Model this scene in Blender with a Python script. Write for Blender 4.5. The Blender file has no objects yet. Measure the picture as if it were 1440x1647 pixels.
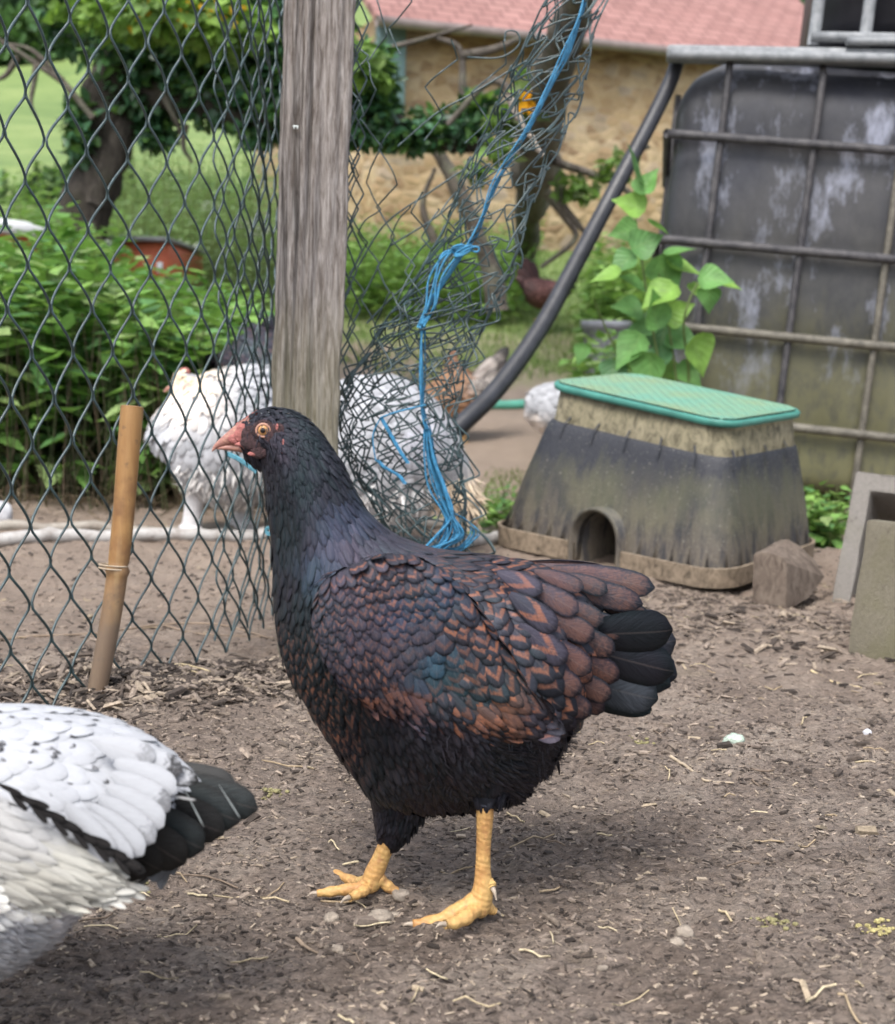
import bpy, math, random
import numpy as np
from mathutils import Matrix, Vector
random.seed(7)
RNG = np.random.default_rng(11)
R = math.radians
# ------------------------------------------------------------------ camera, sky, sun, exposure
PW, PH, F = 1440.0, 1647.0, 2091.0
HOR, CAMH, ROLL = 555.0, 0.45, R(1.5)
TILT = math.atan((PH / 2 - HOR) / F)
scene = bpy.context.scene
C = scene.collection
cam_d = bpy.data.cameras.new('camera')
cam = bpy.data.objects.new('camera', cam_d)
C.objects.link(cam)
cam_d.sensor_fit = 'HORIZONTAL'
cam_d.sensor_width = 36.0
cam_d.lens = 36.0 * F / PW
cam_d.clip_start, cam_d.clip_end = 0.02, 2000
CROT = Matrix.Rotation(math.pi / 2 - TILT, 3, 'X') @ Matrix.Rotation(ROLL, 3, 'Z')
cam.matrix_world = Matrix.Translation((0, 0, CAMH)) @ CROT.to_4x4()
cam_d.dof.use_dof = True
cam_d.dof.focus_distance = 1.22
cam_d.dof.aperture_fstop = 10
scene.camera = cam
world = bpy.data.worlds.new('World')
scene.world = world
world.use_nodes = True
wn = world.node_tree
sky = wn.nodes.new('ShaderNodeTexSky')
sky.sky_type = 'NISHITA'
sky.sun_disc = False
SUN_EL, SUN_AZ = R(58), R(205)      # azimuth clockwise from +Y
sky.sun_elevation = SUN_EL
sky.sun_rotation = SUN_AZ
sky.air_density = 1.0
sky.dust_density = 3.0
bg = wn.nodes['Background']
bg.inputs[1].default_value = 0.15
hs = wn.nodes.new('ShaderNodeHueSaturation')
hs.inputs['Saturation'].default_value = 0.5
wn.links.new(sky.outputs[0], hs.inputs['Color'])
wn.links.new(hs.outputs[0], bg.inputs[0])
sd = bpy.data.lights.new('sun', 'SUN')
sd.energy = 1.5
sd.angle = R(24)
sd.color = (1.0, 0.97, 0.92)
sun = bpy.data.objects.new('sun', sd)
C.objects.link(sun)
sv = Vector((math.sin(SUN_AZ) * math.cos(SUN_EL), math.cos(SUN_AZ) * math.cos(SUN_EL), math.sin(SUN_EL)))
sun.rotation_euler = sv.to_track_quat('Z', 'Y').to_euler()
sun.location = (0, -3, 6)
scene.view_settings.view_transform = 'Standard'
scene.view_settings.look = 'None'
scene.view_settings.exposure = 1.12
scene.view_settings.gamma = 1.0
scene.cycles.max_bounces = 6
scene.cycles.transparent_max_bounces = 8

# ------------------------------------------------------------------ geometry helpers
RM = np.array(CROT)
CP = np.array([0, 0, CAMH])
def A(*v): return np.array(v, float)
def ray(px, py):
    px = np.asarray(px, float); py = np.asarray(py, float)
    d = np.stack([(px - PW / 2) / F, -(py - PH / 2) / F, -np.ones_like(px)], -1)
    return d @ RM.T
def Hh(px, py, Y):
    """point of the photograph at world distance Y from the camera"""
    d = ray(px, py)
    return CP + d * (np.asarray(Y, float) / d[..., 1])[..., None]
def Gz(px, py, z=0.0):
    d = ray(px, py)
    return CP + d * ((z - CAMH) / d[..., 2])[..., None]
def proj(P):
    q = (P - CP) @ RM
    return PW / 2 - F * q[..., 0] / q[..., 2], PH / 2 + F * q[..., 1] / q[..., 2]
def vnoise(x, y, seed=0):
    x = np.asarray(x, float); y = np.asarray(y, float)
    xi = np.floor(x).astype(np.int64); yi = np.floor(y).astype(np.int64)
    fx = x - xi; fy = y - yi
    def h(a, b):
        n = (a * 374761393 + b * 668265263 + seed * 1274126177) & 0xffffffff
        n = ((n ^ (n >> 13)) * 1274126177) & 0xffffffff
        n = (n ^ (n >> 16)) & 0xffff
        return n / 65535.0
    u = fx * fx * (3 - 2 * fx); v = fy * fy * (3 - 2 * fy)
    return (h(xi, yi) * (1 - u) + h(xi + 1, yi) * u) * (1 - v) + (h(xi, yi + 1) * (1 - u) + h(xi + 1, yi + 1) * u) * v - 0.5
def fbm(x, y, s, o=3, seed=0):
    r = 0; a = 1
    for i in range(o):
        r = r + a * vnoise(x * s, y * s, seed + i * 17); s *= 2.1; a *= 0.5
    return r
PY = [-5, 5.3, 6.0, 7.5, 8.6, 14, 20, 30, 80, 130, 260, 500]
PZ = [0, 0, 0.06, 0.32, 0.6, 1.5, 2.3, 3.4, 16.5, 33, 60, 70]
def terrain(x, y, fine=True):
    x = np.asarray(x, float); y = np.asarray(y, float)
    z = np.interp(y, PY, PZ)
    far = np.clip((y - 3) / 4, 0, 1)
    z = z + fbm(x, y, 0.5, 3, 5) * 0.12 * far + fbm(x, y, 0.03, 3, 9) * np.clip((y - 25) / 60, 0, 1) * 6
    if fine:
        nr = np.clip(1.6 - y / 5, 0, 1)
        z = z + fbm(x, y, 3.5, 3, 1) * 0.030 * (1 - far) * np.clip(nr * 2, 0, 1)
        z = z + (fbm(x * 0.6, y * 1.2, 42, 3, 2) * 0.0095 + fbm(x * 0.7, y * 1.6, 130, 2, 3) * 0.0055) * nr
        z = z + 0.020 * np.exp(-(((x + 0.36) / 0.16) ** 2 + ((y - 1.62) / 0.13) ** 2))
    return z
ORG = {}
def mk(name, V, faces, mat, parent=None, attrs=None, smooth=True, origin=None):
    V = np.asarray(V, float).reshape(-1, 3)
    if parent is not None: o0 = ORG[parent.name]
    else: o0 = A(*origin) if origin is not None else A(0, 0, 0)
    me = bpy.data.meshes.new(name)
    if not isinstance(faces, (list, tuple)) or (len(faces) and not hasattr(faces[0], 'ndim')):
        faces = [np.asarray(faces, np.int64)]
    faces = [np.asarray(f, np.int64) for f in faces if len(f)]
    nl = sum(f.size for f in faces); nf = sum(len(f) for f in faces)
    me.vertices.add(len(V)); me.vertices.foreach_set('co', (V - o0).astype(np.float32).ravel())
    me.loops.add(nl); me.polygons.add(nf)
    me.loops.foreach_set('vertex_index', np.concatenate([f.ravel() for f in faces]).astype(np.int32))
    tot = np.concatenate([np.full(len(f), f.shape[1]) for f in faces]).astype(np.int32)
    st = np.concatenate([[0], np.cumsum(tot)[:-1]]).astype(np.int32)
    me.polygons.foreach_set('loop_start', st)
    try: me.polygons.foreach_set('loop_total', tot)
    except Exception: pass
    me.polygons.foreach_set('use_smooth', np.full(nf, smooth, bool))
    me.update(calc_edges=True)
    for k, v in (attrs or {}).items():
        v = np.asarray(v, np.float32)
        if v.ndim == 2 and v.shape[1] == 1: v = v.ravel()
        if v.ndim == 1:
            a = me.attributes.new(k, 'FLOAT', 'POINT'); a.data.foreach_set('value', v)
        elif v.shape[1] == 3:
            a = me.attributes.new(k, 'FLOAT_VECTOR', 'POINT'); a.data.foreach_set('vector', v.ravel())
        else:
            a = me.attributes.new(k, 'FLOAT_COLOR', 'POINT'); a.data.foreach_set('color', v.ravel())
    if isinstance(mat, (list, tuple)):
        for m in mat: me.materials.append(m)
    else: me.materials.append(mat)
    ob = bpy.data.objects.new(name, me)
    C.objects.link(ob)
    if parent is not None: ob.parent = parent
    else: ob.location = tuple(o0)
    ORG[ob.name] = o0
    return ob
def tag(o, label=None, cat=None, group=None, kind=None):
    if label: o['label'] = label
    if cat: o['category'] = cat
    if group: o['group'] = group
    if kind: o['kind'] = kind
    return o
def thing(name, loc, label, cat, group=None):
    o = bpy.data.objects.new(name, None); C.objects.link(o)
    o.location = tuple(map(float, loc)); o.empty_display_size = 0.05
    ORG[o.name] = A(*loc)
    return tag(o, label, cat, group)
class MB:
    def __init__(s): s.V = []; s.Q = []; s.T = []; s.n = 0; s.at = {}
    def add(s, V, Q=None, T=None, **at):
        V = np.asarray(V, float).reshape(-1, 3)
        s.V.append(V)
        if Q is not None and len(Q): s.Q.append(np.asarray(Q, np.int64) + s.n)
        if T is not None and len(T): s.T.append(np.asarray(T, np.int64) + s.n)
        for k, v in at.items():
            v = np.asarray(v, float)
            if v.ndim <= 1 and k != 'w': v = np.broadcast_to(v, (len(V), v.size if v.ndim else 1))
            s.at.setdefault(k, []).append(v)
        s.n += len(V)
        return s
    def build(s, name, mat, parent=None, smooth=True, origin=None):
        fs = []
        if s.Q: fs.append(np.concatenate(s.Q))
        if s.T: fs.append(np.concatenate(s.T))
        return mk(name, np.concatenate(s.V), fs, mat, parent, {k: np.concatenate(v) for k, v in s.at.items()}, smooth, origin)
def gridq(n, m, wrap=False):
    i = np.arange(n - 1)[:, None]; j = np.arange(m if wrap else m - 1)[None, :]
    j2 = (j + 1) % m
    return np.stack([i * m + j, i * m + j2, (i + 1) * m + j2, (i + 1) * m + j], -1).reshape(-1, 4)
def norm(v): return v / (np.linalg.norm(v, axis=-1, keepdims=True) + 1e-12)
def tube(mb, pts, rad, sides=8, caps=True, **at):
    P = np.asarray(pts, float); n = len(P)
    r = np.broadcast_to(np.asarray(rad, float), (n,))
    T = norm(np.gradient(P, axis=0))
    up = A(0, 0, 1) if abs(T[0][2]) < 0.9 else A(0, 1, 0)
    N = np.zeros((n, 3)); N[0] = norm(np.cross(np.cross(T[0], up), T[0]))
    for i in range(1, n):
        v = N[i - 1] - T[i] * np.dot(N[i - 1], T[i]); N[i] = v / (np.linalg.norm(v) + 1e-12)
    B = np.cross(T, N)
    a = np.linspace(0, 2 * math.pi, sides, endpoint=False)
    V = P[:, None] + r[:, None, None] * (np.cos(a)[None, :, None] * N[:, None] + np.sin(a)[None, :, None] * B[:, None])
    V = V.reshape(-1, 3); Q = gridq(n, sides, True)[:, ::-1]; Tt = []
    if caps:
        V = np.concatenate([V, P[:1], P[-1:]])
        for k in range(sides):
            Tt.append([n * sides, k, (k + 1) % sides][::-1]); b = (n - 1) * sides
            Tt.append([n * sides + 1, b + (k + 1) % sides, b + k][::-1])
    mb.add(V, Q, Tt, **at)
def spline(pts, n):
    P = np.asarray(pts, float); m = len(P)
    E = np.concatenate([[2 * P[0] - P[1]], P, [2 * P[-1] - P[-2]]])
    t = np.linspace(0, m - 1, n); i = np.minimum(t.astype(int), m - 2); f = (t - i)[:, None]
    p0, p1, p2, p3 = E[i], E[i + 1], E[i + 2], E[i + 3]
    return 0.5 * (2 * p1 + (p2 - p0) * f + (2 * p0 - 5 * p1 + 4 * p2 - p3) * f * f + (3 * p1 - p0 - 3 * p2 + p3) * f ** 3)
def box(mb, c, hx, hy, hz, X=(1, 0, 0), Y=(0, 1, 0), Z=(0, 0, 1), bev=0.0, **at):
    """box with half sizes along three axes, chamfered edges when bev>0"""
    c = A(*c); X, Y, Z = A(*X) * hx, A(*Y) * hy, A(*Z) * hz
    if bev <= 0:
        s = [(-1, -1, -1), (1, -1, -1), (1, 1, -1), (-1, 1, -1), (-1, -1, 1), (1, -1, 1), (1, 1, 1), (-1, 1, 1)]
        V = [c + a * X + b * Y + d * Z for a, b, d in s]
        Q = [(0, 3, 2, 1), (4, 5, 6, 7), (0, 1, 5, 4), (1, 2, 6, 5), (2, 3, 7, 6), (3, 0, 4, 7)]
        mb.add(V, Q, **at); return
    bx, by, bz = 1 - bev / hx, 1 - bev / hy, 1 - bev / hz
    rings = []
    def ring(kx, ky, z):
        return [c + a * X + b * Y + z * Z for a, b in
                ((-kx, -ky * by / 1), (-kx * bx, -ky), (kx * bx, -ky), (kx, -ky * by), (kx, ky * by), (kx * bx, ky), (-kx * bx, ky), (-kx, ky * by))]
    def ring2(z, inner):
        k = (bx, by) if inner else (1, 1)
        return ring(k[0], k[1], z)
    V = ring2(-1, True) + ring2(-bz, False) + ring2(bz, False) + ring2(1, True)
    V += [c - Z, c + Z]
    Q = gridq(4, 8, True); T = []
    for k in range(8):
        T.append((32, (k + 1) % 8, k)); T.append((33, 24 + k, 24 + (k + 1) % 8))
    mb.add(V, Q, T, **at)
def inst(mb, tV, tQ, pos, X, Y, Z, tT=None, **at):
    """stamp a template many times; X,Y,Z carry the scale"""
    N = len(pos); k = len(tV)
    V = pos[:, None] + tV[None, :, 0:1] * X[:, None] + tV[None, :, 1:2] * Y[:, None] + tV[None, :, 2:3] * Z[:, None]
    off = (np.arange(N) * k)[:, None, None]
    Q = (np.asarray(tQ)[None] + off).reshape(-1, 4) if tQ is not None and len(tQ) else None
    T = (np.asarray(tT)[None] + off).reshape(-1, 3) if tT is not None and len(tT) else None
    at2 = {}
    for kk, v in at.items():
        v = np.asarray(v, float)
        if v.ndim == 2: v = np.repeat(v[:, None], k, 1)
        at2[kk] = v.reshape(N * k, -1)
    mb.add(V.reshape(-1, 3), Q, T, **at2)

# ------------------------------------------------------------------ material helpers
class NT:
    def __init__(s, name):
        s.m = bpy.data.materials.new(name); s.m.use_nodes = True
        s.t = s.m.node_tree; s.b = s.t.nodes['Principled BSDF']
        s.out = s.t.nodes['Material Output']
    def n(s, typ, **kw):
        nd = s.t.nodes.new('ShaderNode' + typ)
        for k, v in kw.items():
            if k in nd.inputs.keys(): s.set(nd.inputs[k], v)
            else: setattr(nd, k, v)
        return nd
    def set(s, sock, v):
        if hasattr(v, 'is_output') or isinstance(v, bpy.types.NodeSocket): s.t.links.new(v, sock)
        else: sock.default_value = v
    def math(s, op, a, b=0.0, c=None, clamp=False):
        nd = s.t.nodes.new('ShaderNodeMath'); nd.operation = op; nd.use_clamp = clamp
        s.set(nd.inputs[0], a); s.set(nd.inputs[1], b)
        if c is not None: s.set(nd.inputs[2], c)
        return nd.outputs[0]
    def noise(s, scale, detail=4, rough=0.55, vec=None, dist=0.0):
        nd = s.n('TexNoise', Scale=scale, Detail=detail, Roughness=rough, Distortion=dist)
        if vec is not None: s.set(nd.inputs['Vector'], vec)
        return nd.outputs[0]
    def pos(s, scale=(1, 1, 1), coord='Object', rot=(0, 0, 0)):
        tc = s.n('TexCoord'); mp = s.n('Mapping')
        mp.inputs['Scale'].default_value = scale; mp.inputs['Rotation'].default_value = rot
        s.t.links.new(tc.outputs[coord], mp.inputs[0]); return mp.outputs[0]
    def ramp(s, f, stops):
        nd = s.t.nodes.new('ShaderNodeValToRGB'); s.set(nd.inputs[0], f)
        e = nd.color_ramp.elements
        while len(e) < len(stops): e.new(0.5)
        for i, (p, c) in enumerate(stops):
            e[i].position = p; e[i].color = (c[0], c[1], c[2], 1) if hasattr(c, '__len__') else (c, c, c, 1)
        return nd.outputs[0]
    def mix(s, f, a, b, mode='MIX'):
        nd = s.t.nodes.new('ShaderNodeMix'); nd.data_type = 'RGBA'; nd.blend_type = mode
        def c4(v): return v if not isinstance(v, tuple) else ((*v, 1) if len(v) == 3 else v)
        s.set(nd.inputs[0], f); s.set(nd.inputs[6], c4(a)); s.set(nd.inputs[7], c4(b))
        return nd.outputs[2]
    def attr(s, name): return s.n('Attribute', attribute_name=name)
    def bump(s, h, strength=0.5, dist=0.01):
        nd = s.n('Bump'); nd.inputs['Strength'].default_value = strength
        nd.inputs['Distance'].default_value = dist
        s.set(nd.inputs['Height'], h); s.t.links.new(nd.outputs[0], s.b.inputs['Normal'])
    def fin(s, col=None, rough=None, spec=None, **kw):
        if col is not None: s.set(s.b.inputs['Base Color'], (*col, 1) if isinstance(col, tuple) and len(col) == 3 else col)
        if rough is not None: s.set(s.b.inputs['Roughness'], rough)
        if spec is not None: s.set(s.b.inputs['Specular IOR Level'], spec)
        for k, v in kw.items(): s.set(s.b.inputs[k.replace('_', ' ')], v)
        return s.m
def simple(name, col, rough=0.7, var=0.25, scale=20, bump=0.0, bscale=80, spec=0.4, stretch=(1, 1, 1), dist=0.004):
    m = NT(name); p = m.pos(stretch)
    n = m.noise(scale, 5, 0.6, p)
    lo = tuple(c * (1 - var) for c in col); hi = tuple(min(1, c * (1 + var)) for c in col)
    c = m.ramp(n, [(0.3, lo), (0.7, hi)])
    if bump > 0: m.bump(m.noise(bscale, 5, 0.6, p), bump, dist)
    return m.fin(c, rough, spec)

# ------------------------------------------------------------------ GROUND
def mat_ground():
    m = NT('ground_earth')
    g = m.n('NewGeometry'); sx = m.n('SeparateXYZ'); m.t.links.new(g.outputs['Position'], sx.inputs[0])
    tc = m.n('TexCoord'); P = tc.outputs['Object']
    big = m.noise(1.3, 4, 0.6, P); mid = m.noise(9, 5, 0.65, P)
    mp = m.n('Mapping'); mp.inputs['Scale'].default_value = (0.6, 1.3, 1); m.t.links.new(P, mp.inputs[0])
    fine = m.noise(160, 6, 0.7, mp.outputs[0], 0.6); fine2 = m.noise(420, 4, 0.7, mp.outputs[0])
    c = m.ramp(mid, [(0.32, (0.18, 0.142, 0.118)), (0.5, (0.31, 0.25, 0.21)), (0.68, (0.43, 0.36, 0.30))])
    c = m.mix(m.ramp(big, [(0.35, 0.0), (0.65, 0.6)]), c, (0.20, 0.148, 0.112))
    c = m.mix(0.85, c, m.ramp(fine, [(0.34, 0.22), (0.47, 0.85), (0.60, 1.2), (0.70, 1.8)]), 'MULTIPLY')  # small hollows darkened in colour, like shaded gaps
    # a sprinkle of pale flecks and olive green film
    fl = m.ramp(fine2, [(0.66, 0.0), (0.72, 0.55)])
    c = m.mix(fl, c, (0.42, 0.35, 0.27))
    ol = m.ramp(m.noise(3.2, 4, 0.7, P), [(0.60, 0.0), (0.72, 0.5)])
    c = m.mix(ol, c, (0.16, 0.135, 0.06))
    # dry paler earth behind the fence
    dry = m.ramp(m.math('DIVIDE', m.math('SUBTRACT', sx.outputs[1], 1.2), 2.0), [(0.0, 0.0), (0.5, .55), (1.0, 0.8)])
    c = m.mix(dry, c, m.mix(mid, (0.30, 0.225, 0.175), (0.46, 0.36, 0.28)))
    # grass cover with distance
    gm = m.math('ADD', m.math('DIVIDE', m.math('SUBTRACT', sx.outputs[1], 6.9), 1.2), m.math('MULTIPLY', m.math('SUBTRACT', m.noise(1.1, 4, 0.7, P), 0.5), 4.0), clamp=True)
    gcol = m.ramp(m.noise(0.22, 6, 0.7, P), [(0.3, (0.10, 0.165, 0.045)), (0.55, (0.17, 0.235, 0.07)), (0.75, (0.25, 0.30, 0.11))])
    gcol = m.mix(0.5, gcol, m.ramp(m.noise(12, 5, 0.7, P), [(0.3, 0.5), (0.7, 1.5)]), 'MULTIPLY')
    c = m.mix(gm, c, gcol)
    m.bump(m.math('ADD', fine, m.math('MULTIPLY', fine2, 0.5)), 1.0, 0.010)
    ro = m.ramp(mid, [(0.3, 0.55), (0.7, 0.9)])
    return m.fin(c, ro, 0.35)
def build_ground():
    ys = np.concatenate([[-6, -3, -1, 0, .3], np.geomspace(0.45, 3.4, 820), np.geomspace(3.45, 500, 210)])
    u = np.linspace(-1, 1, 640)
    Yg = np.repeat(ys[:, None], len(u), 1)
    half = np.where(ys < 0.45, 8.0, 0.10 + ys * 0.48)
    half = half + np.clip((ys - 3) * 0.6, 0, 200)
    # outer columns flare out to cover the sides
    uu = np.sign(u) * np.where(np.abs(u) < 0.93, np.abs(u) / 0.93, 1 + (np.abs(u) - 0.93) / 0.07 * 12)
    Xg = half[:, None] * uu[None]
    Z = terrain(Xg, Yg)
    V = np.stack([Xg, Yg, Z], -1).reshape(-1, 3)
    o = mk('ground', V, gridq(len(ys), len(u)), mat_ground())
    tag(o, None, None, None, 'structure')
build_ground()

# chips and crumbs of wood pressed into the earth
def mat_tint(name, rough=0.8, var=0.3, scale=60, spec=0.3, bump=0.3):
    m = NT(name); a = m.attr('tint')
    n = m.noise(scale, 4, 0.6, m.pos())
    c = m.mix(1.0, a.outputs['Color'], m.ramp(n, [(0.3, 1 - var), (0.7, 1 + var)]), 'MULTIPLY')
    if bump: m.bump(n, bump, 0.003)
    return m.fin(c, rough, spec)
M_CHIP = mat_tint('chip_wood', 0.85, 0.35, 250)
CHIP_V = A((-1, -.7, 0), (1, -.55, .1), (.8, .75, 0), (-.9, .6, .15), (-.85, -.5, 1), (.75, -.45, .8), (.7, .5, 1), (-.8, .5, .7)).reshape(-1, 3)
CHIP_Q = [(0, 3, 2, 1), (4, 5, 6, 7), (0, 1, 5, 4), (1, 2, 6, 5), (2, 3, 7, 6), (3, 0, 4, 7)]
def chips(n, sampler, lo, hi, cols, mb, lift=0.0, ratio=(0.22, 0.65), tilt=0.35):
    x, y = sampler(n)
    z = terrain(x, y) + lift
    L = RNG.uniform(lo, hi, n) * (0.5 + RNG.random(n) ** 2)
    th = RNG.normal(0, 0.75, n) + np.where(RNG.random(n) < .3, 1.6, 0)
    X = np.stack([np.cos(th), np.sin(th), RNG.normal(0, tilt, n) * .6], -1); X = norm(X)
    Zz = norm(np.stack([RNG.normal(0, tilt, n), RNG.normal(0, tilt, n), np.ones(n)], -1))
    Yv = norm(np.cross(Zz, X)); Zz = np.cross(X, Yv)
    wr = RNG.uniform(*ratio, n)
    tv = CHIP_V[None] + RNG.normal(0, 0.0, (1, 8, 3))
    col = np.array(cols)[RNG.integers(0, len(cols), n)] * RNG.uniform(0.6, 1.25, (n, 1))
    col = np.concatenate([col, np.ones((n, 1))], 1)
    inst(mb, CHIP_V, CHIP_Q, np.stack([x, y, z], -1), X * (L / 2)[:, None], Yv * (L * wr / 2)[:, None], Zz * (L * wr * .35)[:, None], tint=col)
CC = [(0.21, 0.168, 0.136), (0.17, 0.136, 0.112), (0.245, 0.195, 0.155), (0.045, 0.035, 0.029), (0.31, 0.25, 0.19), (0.09, 0.07, 0.057), (0.055, 0.043, 0.036)]
def wedge(y0, y1, pw=1.0):
    def f(n):
        y = y0 + (y1 - y0) * RNG.random(n) ** pw
        return RNG.uniform(-1, 1, n) * (y * 0.40 + 0.03), y
    return f
mb = MB()
chips(34000, wedge(0.68, 1.7), 0.0025, 0.0075, CC, mb)
chips(14000, wedge(1.3, 3.4), 0.005, 0.013, CC[:3] + CC[5:], mb)
chips(420, wedge(0.72, 2.4), 0.008, 0.020, CC[0:4] + [(0.30, 0.24, 0.17)], mb)
chips(5000, wedge(0.72, 1.5), 0.002, 0.005, [(0.30, 0.25, 0.20), (0.05, 0.04, 0.034), (0.09, 0.072, 0.06), (0.20, 0.155, 0.12)], mb, ratio=(.5, .9))
def blob(cx, cy, sx, sy):
    return lambda n: (RNG.normal(cx, sx, n), RNG.normal(cy, sy, n))
chips(2600, blob(-0.38, 1.60, 0.095, 0.07), 0.006, 0.026, CC , mb, 0.004, (0.15, 0.5), 0.5)
chips(1500, blob(-0.24, 1.70, 0.07, 0.05), 0.006, 0.026, CC, mb, 0.004, (0.12, 0.35), 0.5)
chips(1500, blob(0.62, 2.10, 0.20, 0.17), 0.006, 0.026, CC , mb, 0.003, (0.15, 0.5), 0.4)
chips(900, blob(0.35, 2.40, 0.25, 0.07), 0.006, 0.024, CC, mb, 0.003, (0.12, 0.3), 0.4)
tag(mb.build('wood_chips', M_CHIP, smooth=False), 'small grey and brown wood chips trodden into the earth', 'wood chips', None, 'stuff')
# straw and thin twigs strewn about
mb = MB()
for k in range(260):
    y = RNG.uniform(0.75, 3.3); x = RNG.uniform(-1, 1) * (y * .38)
    L = RNG.uniform(.010, .032) * (1 + (RNG.random() < .08)); th = RNG.normal(0, .9)
    t = np.linspace(-.5, .5, 5)
    bx = x + np.cos(th) * t * L + RNG.normal(0, .15) * L * (t * t); by = y + np.sin(th) * t * L
    c = random.choice([(0.42, .34, .22), (.3, .23, .15), (.16, .12, .09), (.5, .42, .28)])
    tube(mb, np.stack([bx, by, terrain(bx, by) + .002 + .002 * RNG.random()], -1), RNG.uniform(.0005, .0011), 5, tint=(*c, 1))
tag(mb.build('straw_litter', M_CHIP), 'thin straw stalks and twigs strewn over the earth', 'straw', None, 'stuff')

# ------------------------------------------------------------------ FEATHERS
def mat_feather(name, rough=0.42, spec=0.55, irid=True, barb=0.5, sheen=0.0, edge=0.12):
    m = NT(name)
    fu = m.attr('fuv'); sp = m.n('SeparateXYZ'); m.t.links.new(fu.outputs['Vector'], sp.inputs[0])
    u, v, rnd = sp.outputs[0], sp.outputs[1], sp.outputs[2]
    base = m.attr('base'); mark = m.attr('mark')
    mode = m.attr('mode').outputs['Fac']
    au = m.math('ABSOLUTE', u)
    nz = m.noise(1.0, 3, 0.6, m.pos((420, 420, 420)))
    nzc = m.math('MULTIPLY', m.math('SUBTRACT', nz, 0.5), 0.35)
    e = m.math('ADD', m.math('MINIMUM', m.math('SUBTRACT', 1.0, au), m.math('MULTIPLY', m.math('SUBTRACT', 1.0, v), 2.0)), nzc)
    lac = m.ramp(e, [(0.20, 0.0), (0.30, 1.0), (0.48, 1.0), (0.58, 0.0), (0.86, 0.0), (0.93, 0.9)])
    q = m.math('ADD', m.math('ADD', v, m.math('MULTIPLY', au, 0.42)), m.math('MULTIPLY', nzc, 0.5))
    lac = m.mix(1.0, m.ramp(q, [(0.57, 0.0), (0.64, 0.9), (0.77, 1.0), (0.85, 0.0)]), m.ramp(e, [(0.12, 0.0), (0.26, 1.0)]), 'MULTIPLY')
    tip = m.ramp(m.math('ADD', v, nzc), [(0.72, 0.0), (0.80, 1.0)])
    full = m.ramp(m.math('ADD', e, 0.0), [(0.10, 0.0), (0.32, 1.0)])
    msk = m.mix(m.math('MULTIPLY', mode, 1.0, clamp=True), lac, tip)
    msk = m.mix(m.math('SUBTRACT', mode, 1.0, clamp=True), msk, full)
    msk = m.math('MULTIPLY', msk, mark.outputs['Alpha'])
    pep = m.ramp(m.math('ADD', nz, m.math('MULTIPLY', m.math('SUBTRACT', m.noise(1.0, 2, 0.5, m.pos((60, 60, 60))), 0.5), 0.9)), [(0.30, 0.35), (0.55, 1.0)])
    msk = m.math('MULTIPLY', msk, pep)
    bc = m.mix(1.0, base.outputs['Color'], m.ramp(e, [(0.03, edge), (0.30, 1.0)]), 'MULTIPLY')
    c = m.mix(msk, bc, mark.outputs['Color'])
    # barbs
    cm = m.n('CombineXYZ'); m.set(cm.inputs[0], m.math('MULTIPLY', au, 3.0)); m.set(cm.inputs[1], m.math('MULTIPLY', m.math('SUBTRACT', v, m.math('MULTIPLY', au, 0.35)), 34.0)); m.set(cm.inputs[2], m.math('MULTIPLY', rnd, 57.0))
    bn = m.noise(1.0, 3, 0.6, cm.outputs[0])
    c = m.mix(0.75, c, m.ramp(bn, [(0.3, 1 - barb), (0.7, 1 + barb)]), 'MULTIPLY')
    shaft = m.ramp(au, [(0.0, 0.45), (0.07, 0.0)])
    c = m.mix(m.math('MULTIPLY', shaft, 0.5), c, m.mix(0.5, c, (0.25, 0.2, 0.18)))
    if irid:
        tn = m.ramp(m.math('ADD', m.noise(16, 2, 0.5, m.pos()), m.math('MULTIPLY', m.math('SUBTRACT', rnd, 0.5), 0.15)), [(0.35, (0.85, 0.75, 1.0)), (0.5, (0.7, 0.8, 1.0)), (0.64, (0.6, 0.9, 1.0))])
        m.set(m.b.inputs['Specular Tint'], tn)
    m.bump(bn, 0.35, 0.0012)
    return m.fin(c, m.math('ADD', rough, m.math('MULTIPLY', rnd, 0.12)), spec, Sheen_Weight=sheen)
M_DARK = mat_feather('dark_feathers', 0.40, 0.38)
M_PALE = mat_feather('pale_feathers', 0.75, 0.2, irid=False, barb=0.07, sheen=0.1, edge=0.93)
M_BROWN = mat_feather('brown_feathers', 0.6, 0.35, irid=False, barb=0.3)
TT = np.array([0, .2, .42, .62, .78, .9, 1.0]); TW = np.array([.5, .85, 1, .98, .84, .58, .14])
UU = np.array([-1, -.5, 0, .5, 1])
def ftemplate(tt=TT, tw=TW, uu=UU, camber=.22, curl=.10):
    V = []; uv = []
    for t, w in zip(tt, tw):
        for q in uu:
            V.append((q * w, t, camber * (1 - q * q) * w - curl * t * t)); uv.append((q, t))
    return np.array(V), gridq(len(tt), len(uu)), np.array(uv)
FV, FQ, FUV = ftemplate()
tb = np.linspace(0, 1, 15); wbg = np.interp(tb, [0, .1, .3, .6, .8, .9, .96, 1], [.25, .45, .8, 1, .95, .78, .5, .08])
BV, BQ, BUV = ftemplate(tb, wbg, np.linspace(-1, 1, 9), .16, .0)
wfl = np.interp(TT, [0, .3, .7, 1], [.8, 1, .6, .05])
LV, LQ, LUV = ftemplate(TT, wfl, A(-1, 0, 1), .1, .25)
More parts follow.
